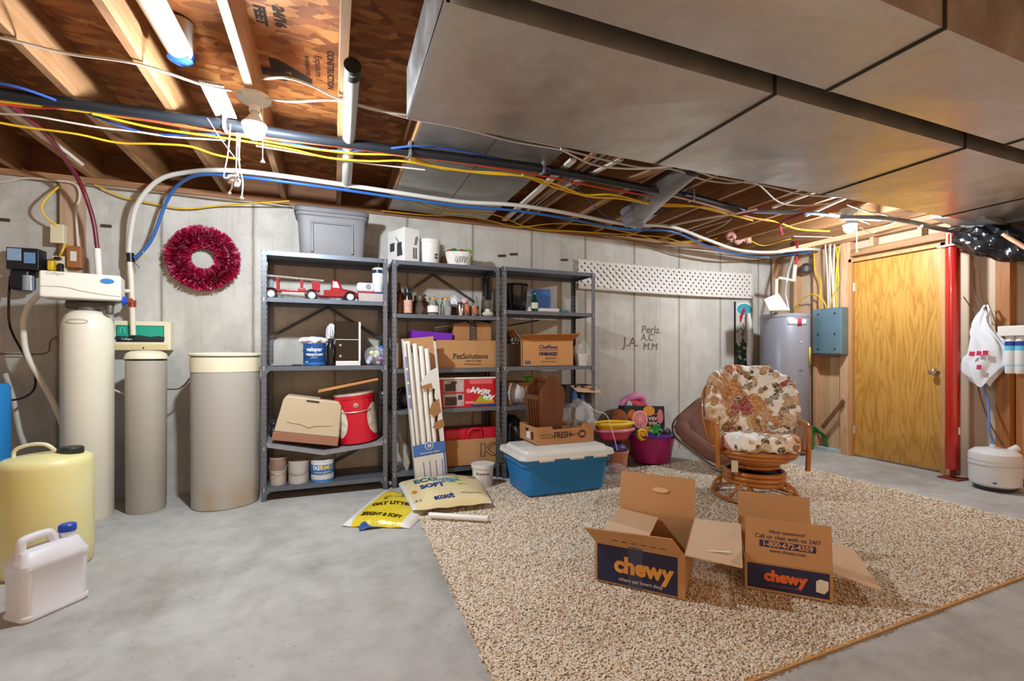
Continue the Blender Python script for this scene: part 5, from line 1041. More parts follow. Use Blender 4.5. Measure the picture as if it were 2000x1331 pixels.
# box A
f0, f1 = G(1162, 1133, RZ), G(1338, 1172, RZ)
fa = [lambda w, d, h: [(-w/2, 0, h), (w/2, 0, h), (w/2-.045, -.055, h+.085), (-w/2-.03, -.065, h+.075)],
      lambda w, d, h: [(-w/2, d, h), (w/2, d, h), (w/2+.0, d+.03, h+.2), (-w/2, d+.03, h+.2)],
      lambda w, d, h: [(-w/2, d-.01, h), (-w/2, .01, h), (-w/2+.21, .015, h-.02), (-w/2+.21, d-.015, h-.02)],
      lambda w, d, h: [(w/2, .01, h), (w/2, d-.01, h), (w/2+.215, d-.02, h+.012), (w/2+.22, .05, h-.025)]]
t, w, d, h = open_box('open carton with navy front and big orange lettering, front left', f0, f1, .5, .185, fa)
MB().span((-w/2+.012, -.0016, .006), (w/2-.03, .0, h-.012)).build('navy_print', NAVY, t)
ORI = P('e0a24c', .6, var=.05, name='amber_ink')
text('chewy', .098, ORI, t, (.02, -.0022, h*.50), bold=.0045, sx=1.0, name='printed_logo'); text('where pet lovers shop', .021, P('b9a4a0', .6, var=0), t, (.01, -.0022, h*.16), bold=.0005)
MB().span((-.045, -.0024, .002), (.02, -.0018, h)).build('tape', P('5c628c', .2, var=.05, alpha=.35), t)
txm = Matrix.Translation((0, 0, 0))
for k in range(6): MB().box((-.1+.042*k, -.0165, h+.022), (.024, .001, .006), rot=(-.66, 0, 0)).build('small_print', INK, t)
MB().lathe([(.033, 0), (.033, .003)], 24, 0, Matrix.Translation((.02, d+.012, h+.125)) @ Matrix.Rotation(PI/2-.15, 4, 'X'), sx=1.3, sy=.42).build('hand_hole_tab', P('d9b494', .8, var=.04), t)
MB().box((w/2+.13, .13, h-.004), (.09, .012, .001), rz=.35).build('tape_scrap', P('eef2f6', .2, var=0), t)
# box B
f0, f1 = G(1455, 1148, RZ), G(1627, 1178, RZ)
hb_ = .125
fb = [lambda w, d, h: [(-w/2, 0, h), (w/2, 0, h), (w/2, .03, h+.185), (-w/2+.005, .03, h+.185)],
      lambda w, d, h: [(-w/2, d, h), (w/2, d, h), (w/2, d+.06, h+.18), (-w/2, d+.06, h+.18)],
      lambda w, d, h: [(w/2, .01, h), (w/2, d-.01, h), (w/2+.17, d-.02, h-.03), (w/2+.17, .02, h-.05)],
      lambda w, d, h: [(-w/2, d-.01, h), (-w/2, .01, h), (-w/2-.01, .02, h+.17), (-w/2-.01, d-.02, h+.17)]]
OK_ = P('b5713a', .75, var=.05, name='orange_kraft_front')
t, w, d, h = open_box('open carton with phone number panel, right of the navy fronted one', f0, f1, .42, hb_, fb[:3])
MB().span((-w/2+.01, -.0016, .01), (w/2-.012, .0, h-.008)).build('navy_print', NAVY, t)
text('chewy', .062, P('d8662e', .6, var=.05), t, (-.01, -.0022, h*.56), bold=.004, name='printed_logo'); text('where pet lovers shop', .014, P('8a5a6a', .6, var=0), t, (-.01, -.0022, h*.25))
MB().prism([(.105, .035), (.135, .03), (.15, .05), (.15, .085), (.12, .09), (.105, .08)], 0, .0012, 0, Matrix.Translation((0, -.0018, 0)) @ Matrix.Rotation(PI/2, 4, 'X')).build('white_sticker', P('d9d4c2', .5, var=.15, sc=30), t)
fo = lambda z: (.0, .03*(z-h)/.185-.0035, z); ry = (PI/2-.16, 0, 0)
text('Have questions?', .021, NAVY, t, fo(h+.135), rot=ry); text('Call or chat with us 24/7', .025, NAVY, t, fo(h+.112), rot=ry)
MB().box((0, .03*(.082)/.185-.003, h+.082), (.215, .001, .028), rot=(-.16, 0, 0)).build('phone_band', NAVY, t)
text('1-800-672-4359', .03, P('c98f6a', .6, var=0), t, (0, .03*(.082)/.185-.0042, h+.082), rot=ry, bold=.001); text('www.chewy.com', .02, NAVY, t, fo(h+.055), rot=ry)
# ================================================================ SWIVEL CHAIR
RAT = NT('rattan'); v_ = RAT.coord(); RAT.set(Base_Color=RAT.ramp(RAT.noise(v_, 5, 4), [(.3, '9a5620'), (.7, 'c47e36')]), Roughness=.28, Coat_Weight=.4); RAT = RAT.m
pc = G(1472, 975)
t = T('swivel_chair', 'rattan swivel armchair with puffy floral cushion on the rug', 'chair', (pc.x, pc.y, RZ), math.radians(-31)); t.scale = (.87, .89, .93)
ring = lambda r, z, n=40, sx=1, sy=1: [(r*sx*math.cos(k), r*sy*math.sin(k), z) for k in np.linspace(0, 2*PI, n+1)[:-1]]
MB().tube(ring(.325, .016), .016, 10, 0, True, 1).build('base_hoop', RAT, t)
for k in range(4):
    a = PI/4+k*PI/2+.2; ca, sa = math.cos(a), math.sin(a)
    leg = MB()
    for s in (-1, 1):
        b_ = a+s*.32; leg.tube([(.325*math.cos(b_), .325*math.sin(b_), .02), (.30*math.cos(a+s*.24), .30*math.sin(a+s*.24), .075), (.25*math.cos(a+s*.1), .25*math.sin(a+s*.1), .125), (.2*ca, .2*sa, .14)], .014, 9)
    leg.build('leg', RAT, t)
r_ = MB()
for z in (.13, .165, .20): r_.tube(ring(.225, z), .0185, 10, 0, True, 1)
r_.build('swivel_ring', RAT, t)
MB().lathe([(.2, .14), (.2, .19), (.05, .195), (.05, .25), (.12, .27)], 32).build('swivel_plate', P('1c1713', .5, .3, var=.1), t)
r_ = MB()
for z, r in ((.255, .18), (.288, .19)): r_.tube(ring(r, z), .018, 10, 0, True, 1)
r_.build('upper_ring', RAT, t)
sf = MB()
for z, r in ((.315, .26), (.345, .305), (.375, .325)): sf.tube(ring(r, z, 40, 1.0, .95), .018, 10, 0, True, 1)
sf.build('seat_frame', RAT, t)
for s in (-1, 1):
    MB().tube([(s*.335, -.2, .255), (s*.34, -.2, .36), (s*.345, -.2, .54), (s*.35, -.17, .585), (s*.355, -.08, .6), (s*.36, .08, .59), (s*.34, .2, .57), (s*.3, .28, .6)], .0195, 12).tube([(s*.34, -.2, .40), (s*.34, -.05, .39), (s*.325, .1, .38)], .016, 10).build('arm', RAT, t)
    sp_ = MB()
    for q in (-.1, -.02, .06): sp_.tube([(s*.335, q, .39), (s*.355, q, .59)], .009, 8)
    sp_.build('arm_spindle', RAT, t)
bf = MB()
bf.tube([(-.3, .25, .38), (-.33, .34, .62), (-.27, .41, .85), (0, .44, .93), (.27, .41, .85), (.33, .34, .62), (.3, .25, .38)], .018, 12); bf.build('back_frame', RAT, t)
FL = floral(-.08); FLW = floral(.2)
def puff(rx, ry, th, pleat, seed, tuft=0):
    def fn(i, j):
        an = 2*PI*i; ca, sa = math.cos(an), math.sin(an); ca = math.copysign(abs(ca)**.82, ca); sa = math.copysign(abs(sa)**.82, sa)
        q = 1-2*j     # 1..-1: top centre -> rim -> bottom centre
        rad = math.sin(PI*j)**.75 if 0 < j < 1 else 0
        rad = max(rad, .0); side = 1 if j < .5 else -1
        hgt = side*th*abs(math.cos(PI*j))**.45 if abs(math.cos(PI*j)) > 1e-6 else 0
        pl = pleat*math.sin(an*26+seed)*rad**2*(1 if j < .62 else .3)+pleat*.7*math.sin(an*11+seed*2+rad*5)*rad
        k = 1+.02*math.sin(an*9+seed)
        hx = rx*ca*rad*k; hy = ry*sa*rad*k
        dm = 0
        for (ux, uy) in ((0, 0), (-.45, .2), (.45, .2), (-.25, -.4), (.25, -.4)):
            dd = (ca*rad-ux)**2+(sa*rad-uy)**2; dm += math.exp(-dd/.02)
        wr = .006*math.sin(hx*60+seed)*math.sin(hy*45+seed*3)
        return (hx, hy, hgt+pl-(tuft*dm if side > 0 else 0)+wr)
    return fn
seat = MB().grid(puff(.315, .31, .075, .012, 1, .02), 130, 30, 0, True).build('seat_cushion', FLW, t, loc=(0, -.03, .44), rot=(-.06, 0, 0), ang=70)
bk = puff(.375, .34, .085, .014, 4, .05)
def back(i, j):
    x, y, z = bk(i, j); z += .42*(x*x)/.36; return (x, y, z)
MB().grid(back, 150, 34, 0, True).build('back_cushion', FL, t, loc=(0, .21, .70), rot=(PI/2-.24, 0, 0), ang=70)
MB().grid(lambda i, j: (-.24+.01*i, -.2+.0*j, .25+.08*j), 1, 1)
tg_ = MB().box((-.21, -.2, .27), (.05, .004, .09)); tg_.build('care_tag', P('d9d4c0', .6, var=.1), t)
# ================================================================ BLUE TOTE WITH FRUIT CARTON
bx0, bx1 = G(1030, 972, RZ).x+.0, G(1184, 957, RZ).x+.01; by = G(1038, 972, RZ).y-.0
w = bx1-bx0
t = T('storage_tote', 'large blue tote with white lid on the rug', 'storage tote', ((bx0+bx1)/2, by+.2, RZ))
TB = P('1f7abf', .42, var=.06, sc=4, name='blue_tote')
loft([(rr(w/2-.01, .19, .05), 0), (rr(w/2, .2, .05), .012), (rr(w/2+.03, .222, .055), .22), (rr(w/2+.045, .232, .055), .225), (rr(w/2+.05, .236, .055), .292)]).build('body', TB, t, ang=30)
loft([(rr(w/2+.07, .255, .06), .275), (rr(w/2+.075, .258, .06), .28), (rr(w/2+.07, .25, .06), .312), (rr(w/2+.03, .21, .05), .318), (rr(w/2+.02, .2, .05), .338), (rr(w/2-.0, .18, .05), .342)]).build('lid', P('d9d8d2', .45, var=.04), t, ang=30)
for x_ in (-.2, .05, .25): MB().span((x_-.06, -.262, .262), (x_+.06, -.25, .282)).build('latch', P('d9d8d2', .45, var=.04), t, bevel=.004)
tz_ = RZ+.344
cw, cd, ch = .50, .34, .135
cx_ = WY(1052, 860, 3.2).x+cw/2; 
t = T('fruit_carton', 'open kraft produce tray with black FRESH print on the blue tote', 'box', (cx_, 3.235, tz_), .0)
FK = P('b07f55', .8, var=.07, name='brown_kraft'); 
mb = MB().prism([(-cw/2, 0), (cw/2, 0), (cw/2, ch+.012), (cw*.3, ch+.012), (cw*.27, ch-.01), (-cw*.22, ch-.02), (-cw*.25, ch+.005), (-cw/2, ch+.005)], 0, .005, 0, Matrix.Rotation(PI/2, 4, 'X'))
mb.span((-cw/2, cd, 0), (cw/2, cd+.005, ch)).span((-cw/2, 0, 0), (-cw/2+.005, cd, ch)).span((cw/2-.005, 0, 0), (cw/2, cd, ch)).span((-cw/2, 0, 0), (cw/2, cd, .005)); mb.build('walls', FK, t)
text('-FRESH-', .068, INK, t, (-.03, -.0058, .068), bold=.0015, sx=.8); text('NATURALLY', .018, P('6d4a30', .7, var=0), t, (-.17, -.0058, .078)); text('DELICIOUS', .018, P('6d4a30', .7, var=0), t, (-.17, -.0058, .055)); text('FROM', .026, P('5d4030', .7, var=0), t, (.075, -.0058, .068))
MB().lathe([(.034, 0), (.034, .001)], 26, 0, Matrix.Translation((.145, -.0052, .068)) @ Matrix.Rotation(PI/2, 4, 'X'), sy=.95).build('round_stamp', P('4a3426', .7, var=.3, sc=60), t); MB().lathe([(.024, 0), (.024, .001)], 26, 0, Matrix.Translation((.145, -.0062, .068)) @ Matrix.Rotation(PI/2, 4, 'X'), sy=.6).build('stamp_centre', FK, t)
MB().span((-cw/2-.001, .13, .03), (-cw/2+.001, .2, .09)).build('white_label', P('e2dfda', .5, var=.1, sc=40), t); MB().span((-cw/2-.001, .06, .03), (-cw/2+.001, .11, .09)).build('side_stamp', P('4a3426', .7, var=.3, sc=60), t); MB().span((-cw/2-.0012, .16, .085), (-cw/2+.001, .22, .11)).build('hand_hole', P('2c1c10', .8, var=0), t)
# wooden magazine rack
WN = wood('4c2611', '6f3c1c', 'Z', 1.0, .4, .3)
bxp = WY(1064, 820, 3.33)
t = T('magazine_rack', 'dark wooden magazine rack with slatted side inside the produce tray', 'magazine rack', (bxp.x+.05, 3.32, tz_+.012), rot=(0, .03, .10)); t.scale = (.84, 1.1, 1.36)
endp = [(-.115, 0), (.115, 0), (.15, .24), (.13, .31), (.07, .345), (.0, .35), (-.06, .35), (-.1, .33), (-.12, .29), (-.135, .26)]
endp = [(-.1, 0), (.1, 0), (.14, .26), (.125, .31), (.075, .335), (.05, .37), (0, .39), (-.05, .37), (-.075, .335), (-.125, .31), (-.14, .26)]
for y_ in (0, .2): MB().prism(endp, -.009, .009, 0, Matrix.Translation((0, y_, 0)) @ Matrix.Rotation(PI/2, 4, 'X')).build('end_panel', WN, t, bevel=.003)
MB().cyl((0, 0, .35), (0, .2, .35), .014).build('handle', WN, t)
for s in (-1, 1):
    for k in range(5):
        y_ = .02+.04*k; MB().sheet([(s*.1, y_-.012, .03), (s*.1, y_+.012, .03), (s*.135, y_+.012, .24), (s*.135, y_-.012, .24)], .008).build('slat', WN, t)
    MB().span((s*.095-.008, .0, 0), (s*.095+.012, .2, .035)).build('rail', WN, t); MB().span((s*.135-.01, 0, .235), (s*.135+.012, .2, .265)).build('rail', WN, t)
MB().span((-.1, 0, 0), (.1, .2, .01)).build('bottom', WN, t)
p = WY(1140, 785, 3.36); crumpled((p.x+.0, 3.42, tz_+.16), .11, .13, .145, 81, POLY, 'clear_bag', 'large clear plastic bag draped over the jars beside the rack', 'bag', 44, 26, .22)
for k, (u, c_) in enumerate(((1108, 'gold'), (1128, 'gold'), (1148, 'gold'))):
    q = WY(u, 820, 3.27); tt = T('jar', 'glass jar with brass lid under the clear bag in the tray', 'jar', (q.x, 3.30, tz_+.007), 0, 'brass lidded jars in the produce tray'); MB().lathe([(.03, 0), (.033, .01), (.033, .09), (.028, .1)], 22).build('glass', P('6f7a5a', .1, var=.2), tt); MB().lathe([(.033, .1), (.034, .118), (.03, .12)], 22).build('lid', GOLD, tt)
tag(MB().tube([WY(1145, 790, 3.22), WY(1163, 803, 3.18), WY(1185, 812, 3.12), WY(1198, 850, 3.1), WY(1206, 880, 3.1)], .0045, 8).build('plastic_strap', P('dfe2e8', .1, var=0, alpha=.3)), 'clear plastic strap trailing from the bag over the tote', 'strap')
p = G(1208, 940, RZ); crumpled((p.x, p.y+.05, RZ+.055), .085, .09, .07, 85, POLY, 'clear_film', 'wad of clear plastic film on the rug beside the blue tote', 'plastic film', 40, 24, .3, flat=.2)
# ================================================================ TOY CORNER
pt_ = away(G(1272, 908, RZ), .2); pt_.z = RZ
t = T('tub', 'magenta plastic tub full of toys on the rug', 'tub', pt_)
MAG = P('b8247f', .3, var=.06, sc=3, coat=.1, name='magenta_tub')
MB().lathe([(.175, 0), (.18, .006), (.222, .245), (.235, .25), (.236, .262), (.226, .262), (.178, .012), (.004, .01)], 48).build('body', MAG, t, label='magenta body'); MB().lathe([(.226, .255), (.24, .256), (.24, .268), (.226, .267)], 48).build('rim', P('5a2a8c', .35, var=.1), t)
bl_ = WX
def toy(name, label, u, v, dt, cat='toy'): 
    q = WY(u, v, pt_.y+dt); return T(name, label, cat, q)
o = toy('ring_toy', 'yellow round toy with a ringed face in the magenta tub', 1252, 850, -.1); MB().lathe([(.058, 0), (.06, .012), (.056, .03), (.04, .034), (.038, .022), (.018, .022), (.016, .034), (.003, .034)], 30, 0, Matrix.Rotation(PI/2-.3, 4, 'X')).build('body', P('e3b023', .4, var=.08), o)
o = toy('pompom_toy', 'shaggy green toy on the pile in the tub', 1279, 842, -.08); mb = MB()
for k in range(46):
    a, b = random.random()*2*PI, random.random()*PI; dd = Vector((math.sin(b)*math.cos(a), math.sin(b)*math.sin(a), math.cos(b))); mb.tube([dd*.01, dd*.04+Vector((0, 0, .008)), dd*.066], .009, 6, 0, False, 2)
mb.build('body', P('4fae55', .5, var=.25, sc=40), o)
o = toy('purple_ball', 'purple rounded toy behind the yellow ring toy', 1268, 852, -.05); MB().ball((0, 0, 0), (.085, .07, .045)).build('body', P('4a3aa8', .35, var=.1), o)
o = toy('striped_toy', 'grey and green striped plush toy at the right of the tub', 1297, 850, -.06); MB().ball((0, 0, 0), (.06, .05, .045)).build('body', P('4a5a4c', .7, var=.3, sc=40), o); MB().ball((.03, -.0, .03), (.045, .04, .04)).build('head', P('8d8f92', .8, var=.2, sc=40), o)
o = toy('toy_fork', 'small yellow toy tool standing at the tub rim', 1316, 848, -.12); MB().tube([(-.03, 0, -.04), (0, 0, .0), (.012, 0, .035)], .008, 8).tube([(-.012, 0, .03), (.012, 0, .035), (.034, 0, .045)], .007, 8).build('body', P('dbd83a', .4, var=.05), o)
tag(MB().ball((pt_.x, pt_.y, RZ+.2), (.18, .18, .06)).build('toy_pile', P('5a4a5c', .7, var=.4, sc=18), ang=70), 'jumble of dark toys filling the magenta tub', 'toys')
# black orange carton
q0, q1 = WY(1214, 815, pt_.y+.02), WY(1306, 838, pt_.y+.02)
t = T('orange_carton', 'black citrus carton with fruit slices, upside down above the tub', 'box', ((q0.x+q1.x)/2, pt_.y+.02, RZ+.265), rot=(-.12, .05, -.05)); w, h = .46, .27
CBK = P('26222a', .5, var=.08, name='black_print'); 
MB().span((-w/2, 0, 0), (w/2, .12, h)).build('body', CBK, t, bevel=.004)
def disc(x, z, r, m, off, nm, sy=1, half=None):
    MB().lathe([(r, 0), (r, .0008)], 36, 0, Matrix.Translation((x, -off, z)) @ Matrix.Rotation(PI/2, 4, 'X'), sy=sy).build(nm, m, t)
PK = P('e0797f', .5, var=.15, sc=25); RIND = P('f0c9c4', .5, var=.05); OR_ = P('e8953a', .5, var=.12, sc=20)
disc(.045, h-.05, .068, OR_, .0008, 'orange_print', .72); disc(-.15, h-.09, .05, P('c06a2a', .5, var=.15), .0008, 'orange_print', 1)
disc(-.06, h*.5, .088, RIND, .0016, 'slice_rind'); disc(-.06, h*.5, .078, PK, .0024, 'slice_print'); disc(.175, h*.62, .035, PK, .0024, 'slice_print', 2); disc(.02, .04, .07, OR_, .0012, 'orange_print', .4)
for k in range(5): MB().box((-.06, -.0036, h*.5), (.15, .0008, .004), rot=(0, k*PI/5, 0)).build('slice_line', RIND, t)
text('CARA', .052, P('e9b9b0', .5, var=0), t, (.105, -.0012, h*.36), rot=(PI/2, PI, 0), bold=.002); text('CARA', .052, P('e9b9b0', .5, var=0), t, (.105, -.0012, h*.54), rot=(PI/2, PI, 0), bold=.002); text('navel oranges', .016, WINK, t, (.11, -.0012, h*.7), rot=(PI/2, PI, 0))
# bags and boats behind
q = WY(1207, 828, 3.75); t = T('brown_bag', 'crumpled brown plush bag left of the black citrus carton', 'bag', (q.x, 3.72, RZ+.2)); crumpled((0, 0, .15), .085, .09, .17, 91, P('8a4a20', .8, var=.2, sc=15), 'body', None, None, par=t, flat=.02)
q = WY(1240, 785, 4.02); t = T('doll_seat', 'pink and red padded toy carrier behind the citrus carton', 'toy carrier', (q.x, 4.04, .42)); crumpled((0, 0, .1), .15, .08, .085, 93, P('c33448', .6, var=.15), 'red_pad', None, None, par=t); MB().tube([(-.15, 0, .0), (-.13, 0, .14), (-.03, -.02, .205), (.08, -.02, .2), (.12, 0, .12)], .04, 12).build('pink_hood', P('d77fae', .6, var=.12), t); MB().box((-.12, -.07, .12), (.06, .02, .1), rot=(0, .5, 0)).build('white_trim', P('d9d4d2', .6, var=.3, sc=30), t)
tag(MB().span((q.x-.15, 3.95, .001), (q.x+.12, 4.15, .418)).build('carton', KRAFT2), 'hidden kraft carton that the pink carrier sits on', 'box')
def boat(label, u, v, y, cols, sc=1):
    q = WY(u, v, y); t = T('toy_boat', label, 'toy boat', q, -.15)
    def hull(i, j):
        a = 2*PI*i; L_ = .15*sc*(1-.35*(1-j)); W_ = .085*sc*(1-.4*(1-j)); x = L_*math.cos(a); y = W_*math.sin(a)*(1-.45*max(0, math.cos(a))**2); return (x, y, -.03*sc+.07*sc*j)
    MB().grid(hull, 36, 6, 0, True).build('hull', P(cols[0], .35, var=.06), t, solid=.006)
    MB().tube([hull(k/24, 1) for k in range(24)], .011*sc, 8, 0, True, 1).build('gunwale', P(cols[1], .35, var=.05), t); MB().lathe([(.1*sc, -.028*sc), (.1*sc, -.022*sc)], 30, sy=.5).build('deck', P(cols[2], .4, var=.05), t)
yb = 3.52
boat('pink red toy boat stacked under the yellow one', 1200, 850, yb, ('c8365a', 'd98aa0', 'b02a48'), 1.25)
boat('yellow toy boat on top of the red one beside the tote', 1200, 838, yb, ('e0b61c', 'ecc93a', 'c8302a'), 1.25)
q = G(1214, 908, RZ); t = T('plant_pot', 'terracotta pink bucket under the toy boats', 'bucket', (WY(1205, 880, yb).x, yb, RZ)); MB().lathe([(.075, 0), (.08, .005), (.1, .17), (.106, .172), (.106, .19), (.098, .19), (.078, .01), (.004, .008)], 32).build('body', P('c98a76', .5, var=.1), t)
MB().tube([(.1, -.02, .16), (.095, -.05, .1), (.09, -.06, .04)], .003, 6).build('handle', BLACK, t)
tag(MB().ball((t.location.x, yb, RZ+.2), (.09, .09, .055), 20).build('ball', P('4a3a7c', .4, var=.1)), 'purple ball resting in the terracotta bucket under the boats', 'ball')
# ================================================================ DOG BED
def at(u, v, t_): a, b = _ray(u); return Vector((a*t_, b*t_, CAMH+(CY-v)/FPX*t_))
P0, P1, P2 = at(1296, 838, 4.5), at(1418, 932, 3.98), at(1346, 722, 4.85)
e1 = (P1-P0); L1_ = e1.length; e1.normalize(); e2 = (P2-P0); e2 = (e2-e1*e2.dot(e1)); L2_ = e2.length; e2.normalize(); e3 = e1.cross(e2)
if e3.z < 0: e3 = -e3
M = Matrix((e1, e2, e3)).transposed().to_4x4() if e1.cross(e2).dot(e3) > 0 else Matrix((e2, e1, e3)).transposed().to_4x4()
LX, LY = (L1_, .62) if e1.cross(e2).dot(e3) > 0 else (.62, L1_)
M.translation = P0
t = T('dog_bed', 'brown cushioned pet bed with pale rim leaning behind the chair', 'pet bed', (0, 0, 0)); t.matrix_world = M
DBR = P('7b5548', .85, var=.1, sc=6, bump=.3, bs=25, name='brown_suede'); DBW = P('c3b9ab', .8, var=.08, name='pale_canvas')
sh = lambda poly: [(p[0]+LX/2, p[1]+LY/2) for p in poly]
loft([(sh(rr(LX/2-.05, LY/2-.05, .15)), -.12), (sh(rr(LX/2, LY/2, .19)), -.06), (sh(rr(LX/2, LY/2, .19)), -.01), (sh(rr(LX/2-.01, LY/2-.01, .18)), .0)]).build('base', DBW, t, ang=60)
bol = [Vector((p[0], p[1], .02)) for p in sh(rr(LX/2-.085, LY/2-.085, .14))]
MB().tube(bol, lambda f: .07+.008*math.sin(f*60), 14, 0, True, 1).build('bolster', DBR, t, ang=70)
MB().grid(lambda i, j: (.06+(LX-.12)*i, .06+(LY-.12)*j, .02+.06*math.sin(PI*i)**.5*math.sin(PI*j)**.5+.008*math.sin(i*15+j*9)*math.sin(j*13)), 30, 24).build('cushion', DBR, t, ang=70)
MB().tube([Vector((p[0], p[1], .004)) for p in sh(rr(LX/2, LY/2, .19))], .006, 6, 0, True, 1).build('piping', P('3a2f2c', .6, var=0), t)
# ================================================================ LITTER BAGS
def pillow(quad, th, z0, seed, puckers=.02):
    q = [Vector((p[0], p[1], 0)) for p in quad]; r0 = random.Random(seed).uniform(0, 6)
    def fn(i, j):
        a = q[0].lerp(q[1], i).lerp(q[3].lerp(q[2], i), j)
        f = (max(0, 4*i*(1-i))**.42)*(max(0, 4*j*(1-j))**.3)
        z = th*f+.004*math.sin(i*14+r0)*math.sin(j*11+r0)*f+puckers*(.5+.5*math.sin(i*22+r0))*(1-f)*.25
        return (a.x, a.y, z0+z)
    def lo(i, j):
        a = q[0].lerp(q[1], i).lerp(q[3].lerp(q[2], i), j); x, y, z = fn(i, j); return (a.x, a.y, z0+min(z-z0, .004)-.003)
    return fn, lo
def bagmat(name, base, band, wht=.09):
    t = NT(name); c = t.n('ShaderNodeTexCoord'); at_ = t.n('ShaderNodeAttribute', attribute_name='uvq').outputs['Vector']; sx = t.n('ShaderNodeSeparateXYZ', i_0=at_)
    i_ = sx.outputs[0]; e = t.math('ABSOLUTE', t.math('SUBTRACT', i_, .5)); m = t.math('GREATER_THAN', e, .5-wht)
    n = t.noise(t.coord(), 9, 4); col = t.mix(n, base, band); col = t.mix(m, col, 'e9e8e4'); t.set(Base_Color=col, Roughness=.28).bump(t.noise(t.coord(), 24, 4), .35, .01); return t.m
def bag(label, quad, th, z0, m, seed, name='litter_bag'):
    root = T(name, label, 'bag', (0, 0, 0)); fn, lo = pillow(quad, th, z0, seed); nu, nv = 44, 26
    mb = MB().grid(fn, nu, nv); k = len(mb.v); mb.grid(lo, nu, nv)
    o = mb.build('bag_body', m, root, ang=60); at_ = o.data.attributes.new('uvq', 'FLOAT_VECTOR', 'POINT')
    uv = np.zeros((len(mb.v), 3)); q = 0
    for _ in range(2):
        for j in range(nv+1):
            for i in range(nu+1): uv[q] = (i/nu, j/nv, 0); q += 1
    at_.data.foreach_set('vector', uv.ravel()); return root, fn
def on_bag(fn, root, body, size, m, i0, j0, di=1, dj=0, bold=0, sx=1, W=.6, Hh=.4):
    """lay lettering on the bag surface; text x runs along (di,dj) in bag coordinates"""
    o = text(body, size, m, root, (0, 0, 0), rot=(0, 0, 0), bold=bold)
    for v in o.data.vertices:
        x, y, _ = v.co; x *= sx
        i = i0+(x*di-y*dj)/W; j = j0+(x*dj+y*di)/Hh
        i, j = min(max(i, .01), .99), min(max(j, .01), .99); a = fn(i, j); v.co = (a[0], a[1], a[2]+.002)
    o.name = 'printed_lettering'; return o
g = lambda u, v, z=.0: G(u, v, z)[:2]
qa = [g(806, 1008, RZ), g(962, 992, RZ), g(935, 938, .05), g(778, 945, .06)]
qb = [g(668, 1030, .0), g(800, 1034, .0), g(845, 988, .02), g(752, 955, .02)]
r2, f2 = bag('yellow and white litter bag, half under the cream one on the floor', qb, .06, .004, bagmat('yellow_bag', 'e0c81e', 'e8d43a', .13), 3)
r1, f1_ = bag('cream litter bag with blue green print before the middle shelf', qa, .085, RZ+.03, bagmat('cream_bag', 'e2cf98', 'e8dab0', .035), 8)
BI = P('2450a0', .5, var=0); CY_ = P('7db9d8', .5, var=.05); GRN = P('7fb04a', .5, var=.05); BRN = P('5a4420', .5, var=0)
on_bag(f1_, r1, 'ecosoft', .05, BI, .40, .09, bold=.002); on_bag(f1_, r1, 'ECO', .085, P('1f8fa0', .5, var=.1), .28, .68, bold=.004); on_bag(f1_, r1, 'SOFT', .075, BI, .32, .42, bold=.004); on_bag(f1_, r1, 'CLUMPING\nLITTER', .04, CY_, .52, .55, bold=.003); on_bag(f1_, r1, '18 lb', .03, BI, .08, .1); on_bag(f1_, r1, 'natural grass litter', .022, BRN, .75, .14)
for k in range(3):
    a = f1_(.66, .72-.17*k); MB().ball((a[0], a[1], a[2]+.001), (.022, .018, .003), 14).build('green_dot', GRN, r1); a = f1_(.72, .72-.17*k); MB().ball((a[0], a[1], a[2]+.001), (.018, .015, .003), 14).build('pale_dot', P('a8c080', .5, var=0), r1)
for s_, (i_, j_) in enumerate(((.62, .9), (.85, .75))): a = f1_(i_, j_); MB().ball((a[0], a[1], a[2]+.001), (.045, .04, .004), 18).build('cat_picture', P('8a827c', .5, var=.3, sc=30), r1)
a = f1_(.1, .35); MB().ball((a[0], a[1], a[2]+.001), (.025, .03, .004), 12).build('orange_picture', P('c07a2a', .5, var=.2), r1)
on_bag(f2, r2, 'BRIGHT & SOFT', .04, BRN, .5, .16, bold=.002, W=.45); on_bag(f2, r2, 'CAT LITTER', .055, BRN, .5, .5, bold=.003, W=.45, di=.9, dj=.35); on_bag(f2, r2, 'odor control', .035, BRN, .42, .75, W=.45, di=.9, dj=.35)
for i_, j_ in ((.3, .62), (.27, .42), (.5, .85)): a = f2(i_, j_); MB().ball((a[0], a[1], a[2]+.001), (.016, .016, .003), 12).build('round_mark', BRN, r2)
p = G(722, 1036, 0); tag(MB().grid(lambda i, j: (p.x-.06+.13*i, p.y-.0+.07*j, .004+.02*math.sin(i*7)*j+.012*math.sin(PI*i)), 12, 6).build('bag_corner', P('2a5aa4', .35, var=.1), solid=.003), 'blue scrap of film under the front edge of the yellow bag', 'plastic film')
a, b = G(838, 1009, RZ+.01), G(954, 1016, RZ+.01); t = T('light_tube', 'white fluorescent tube lying on the rug before the litter bags', 'light tube', (a.x, a.y, RZ+.018)); d_ = Vector((b.x-a.x, b.y-a.y, 0)); MB().cyl((0, 0, 0), d_*.99, .018, seg=20).build('glass', TUBE, t); MB().cyl(d_*.985, d_, .0175, seg=20).build('end_cap', P('d0cec8', .4, .3, var=0), t)
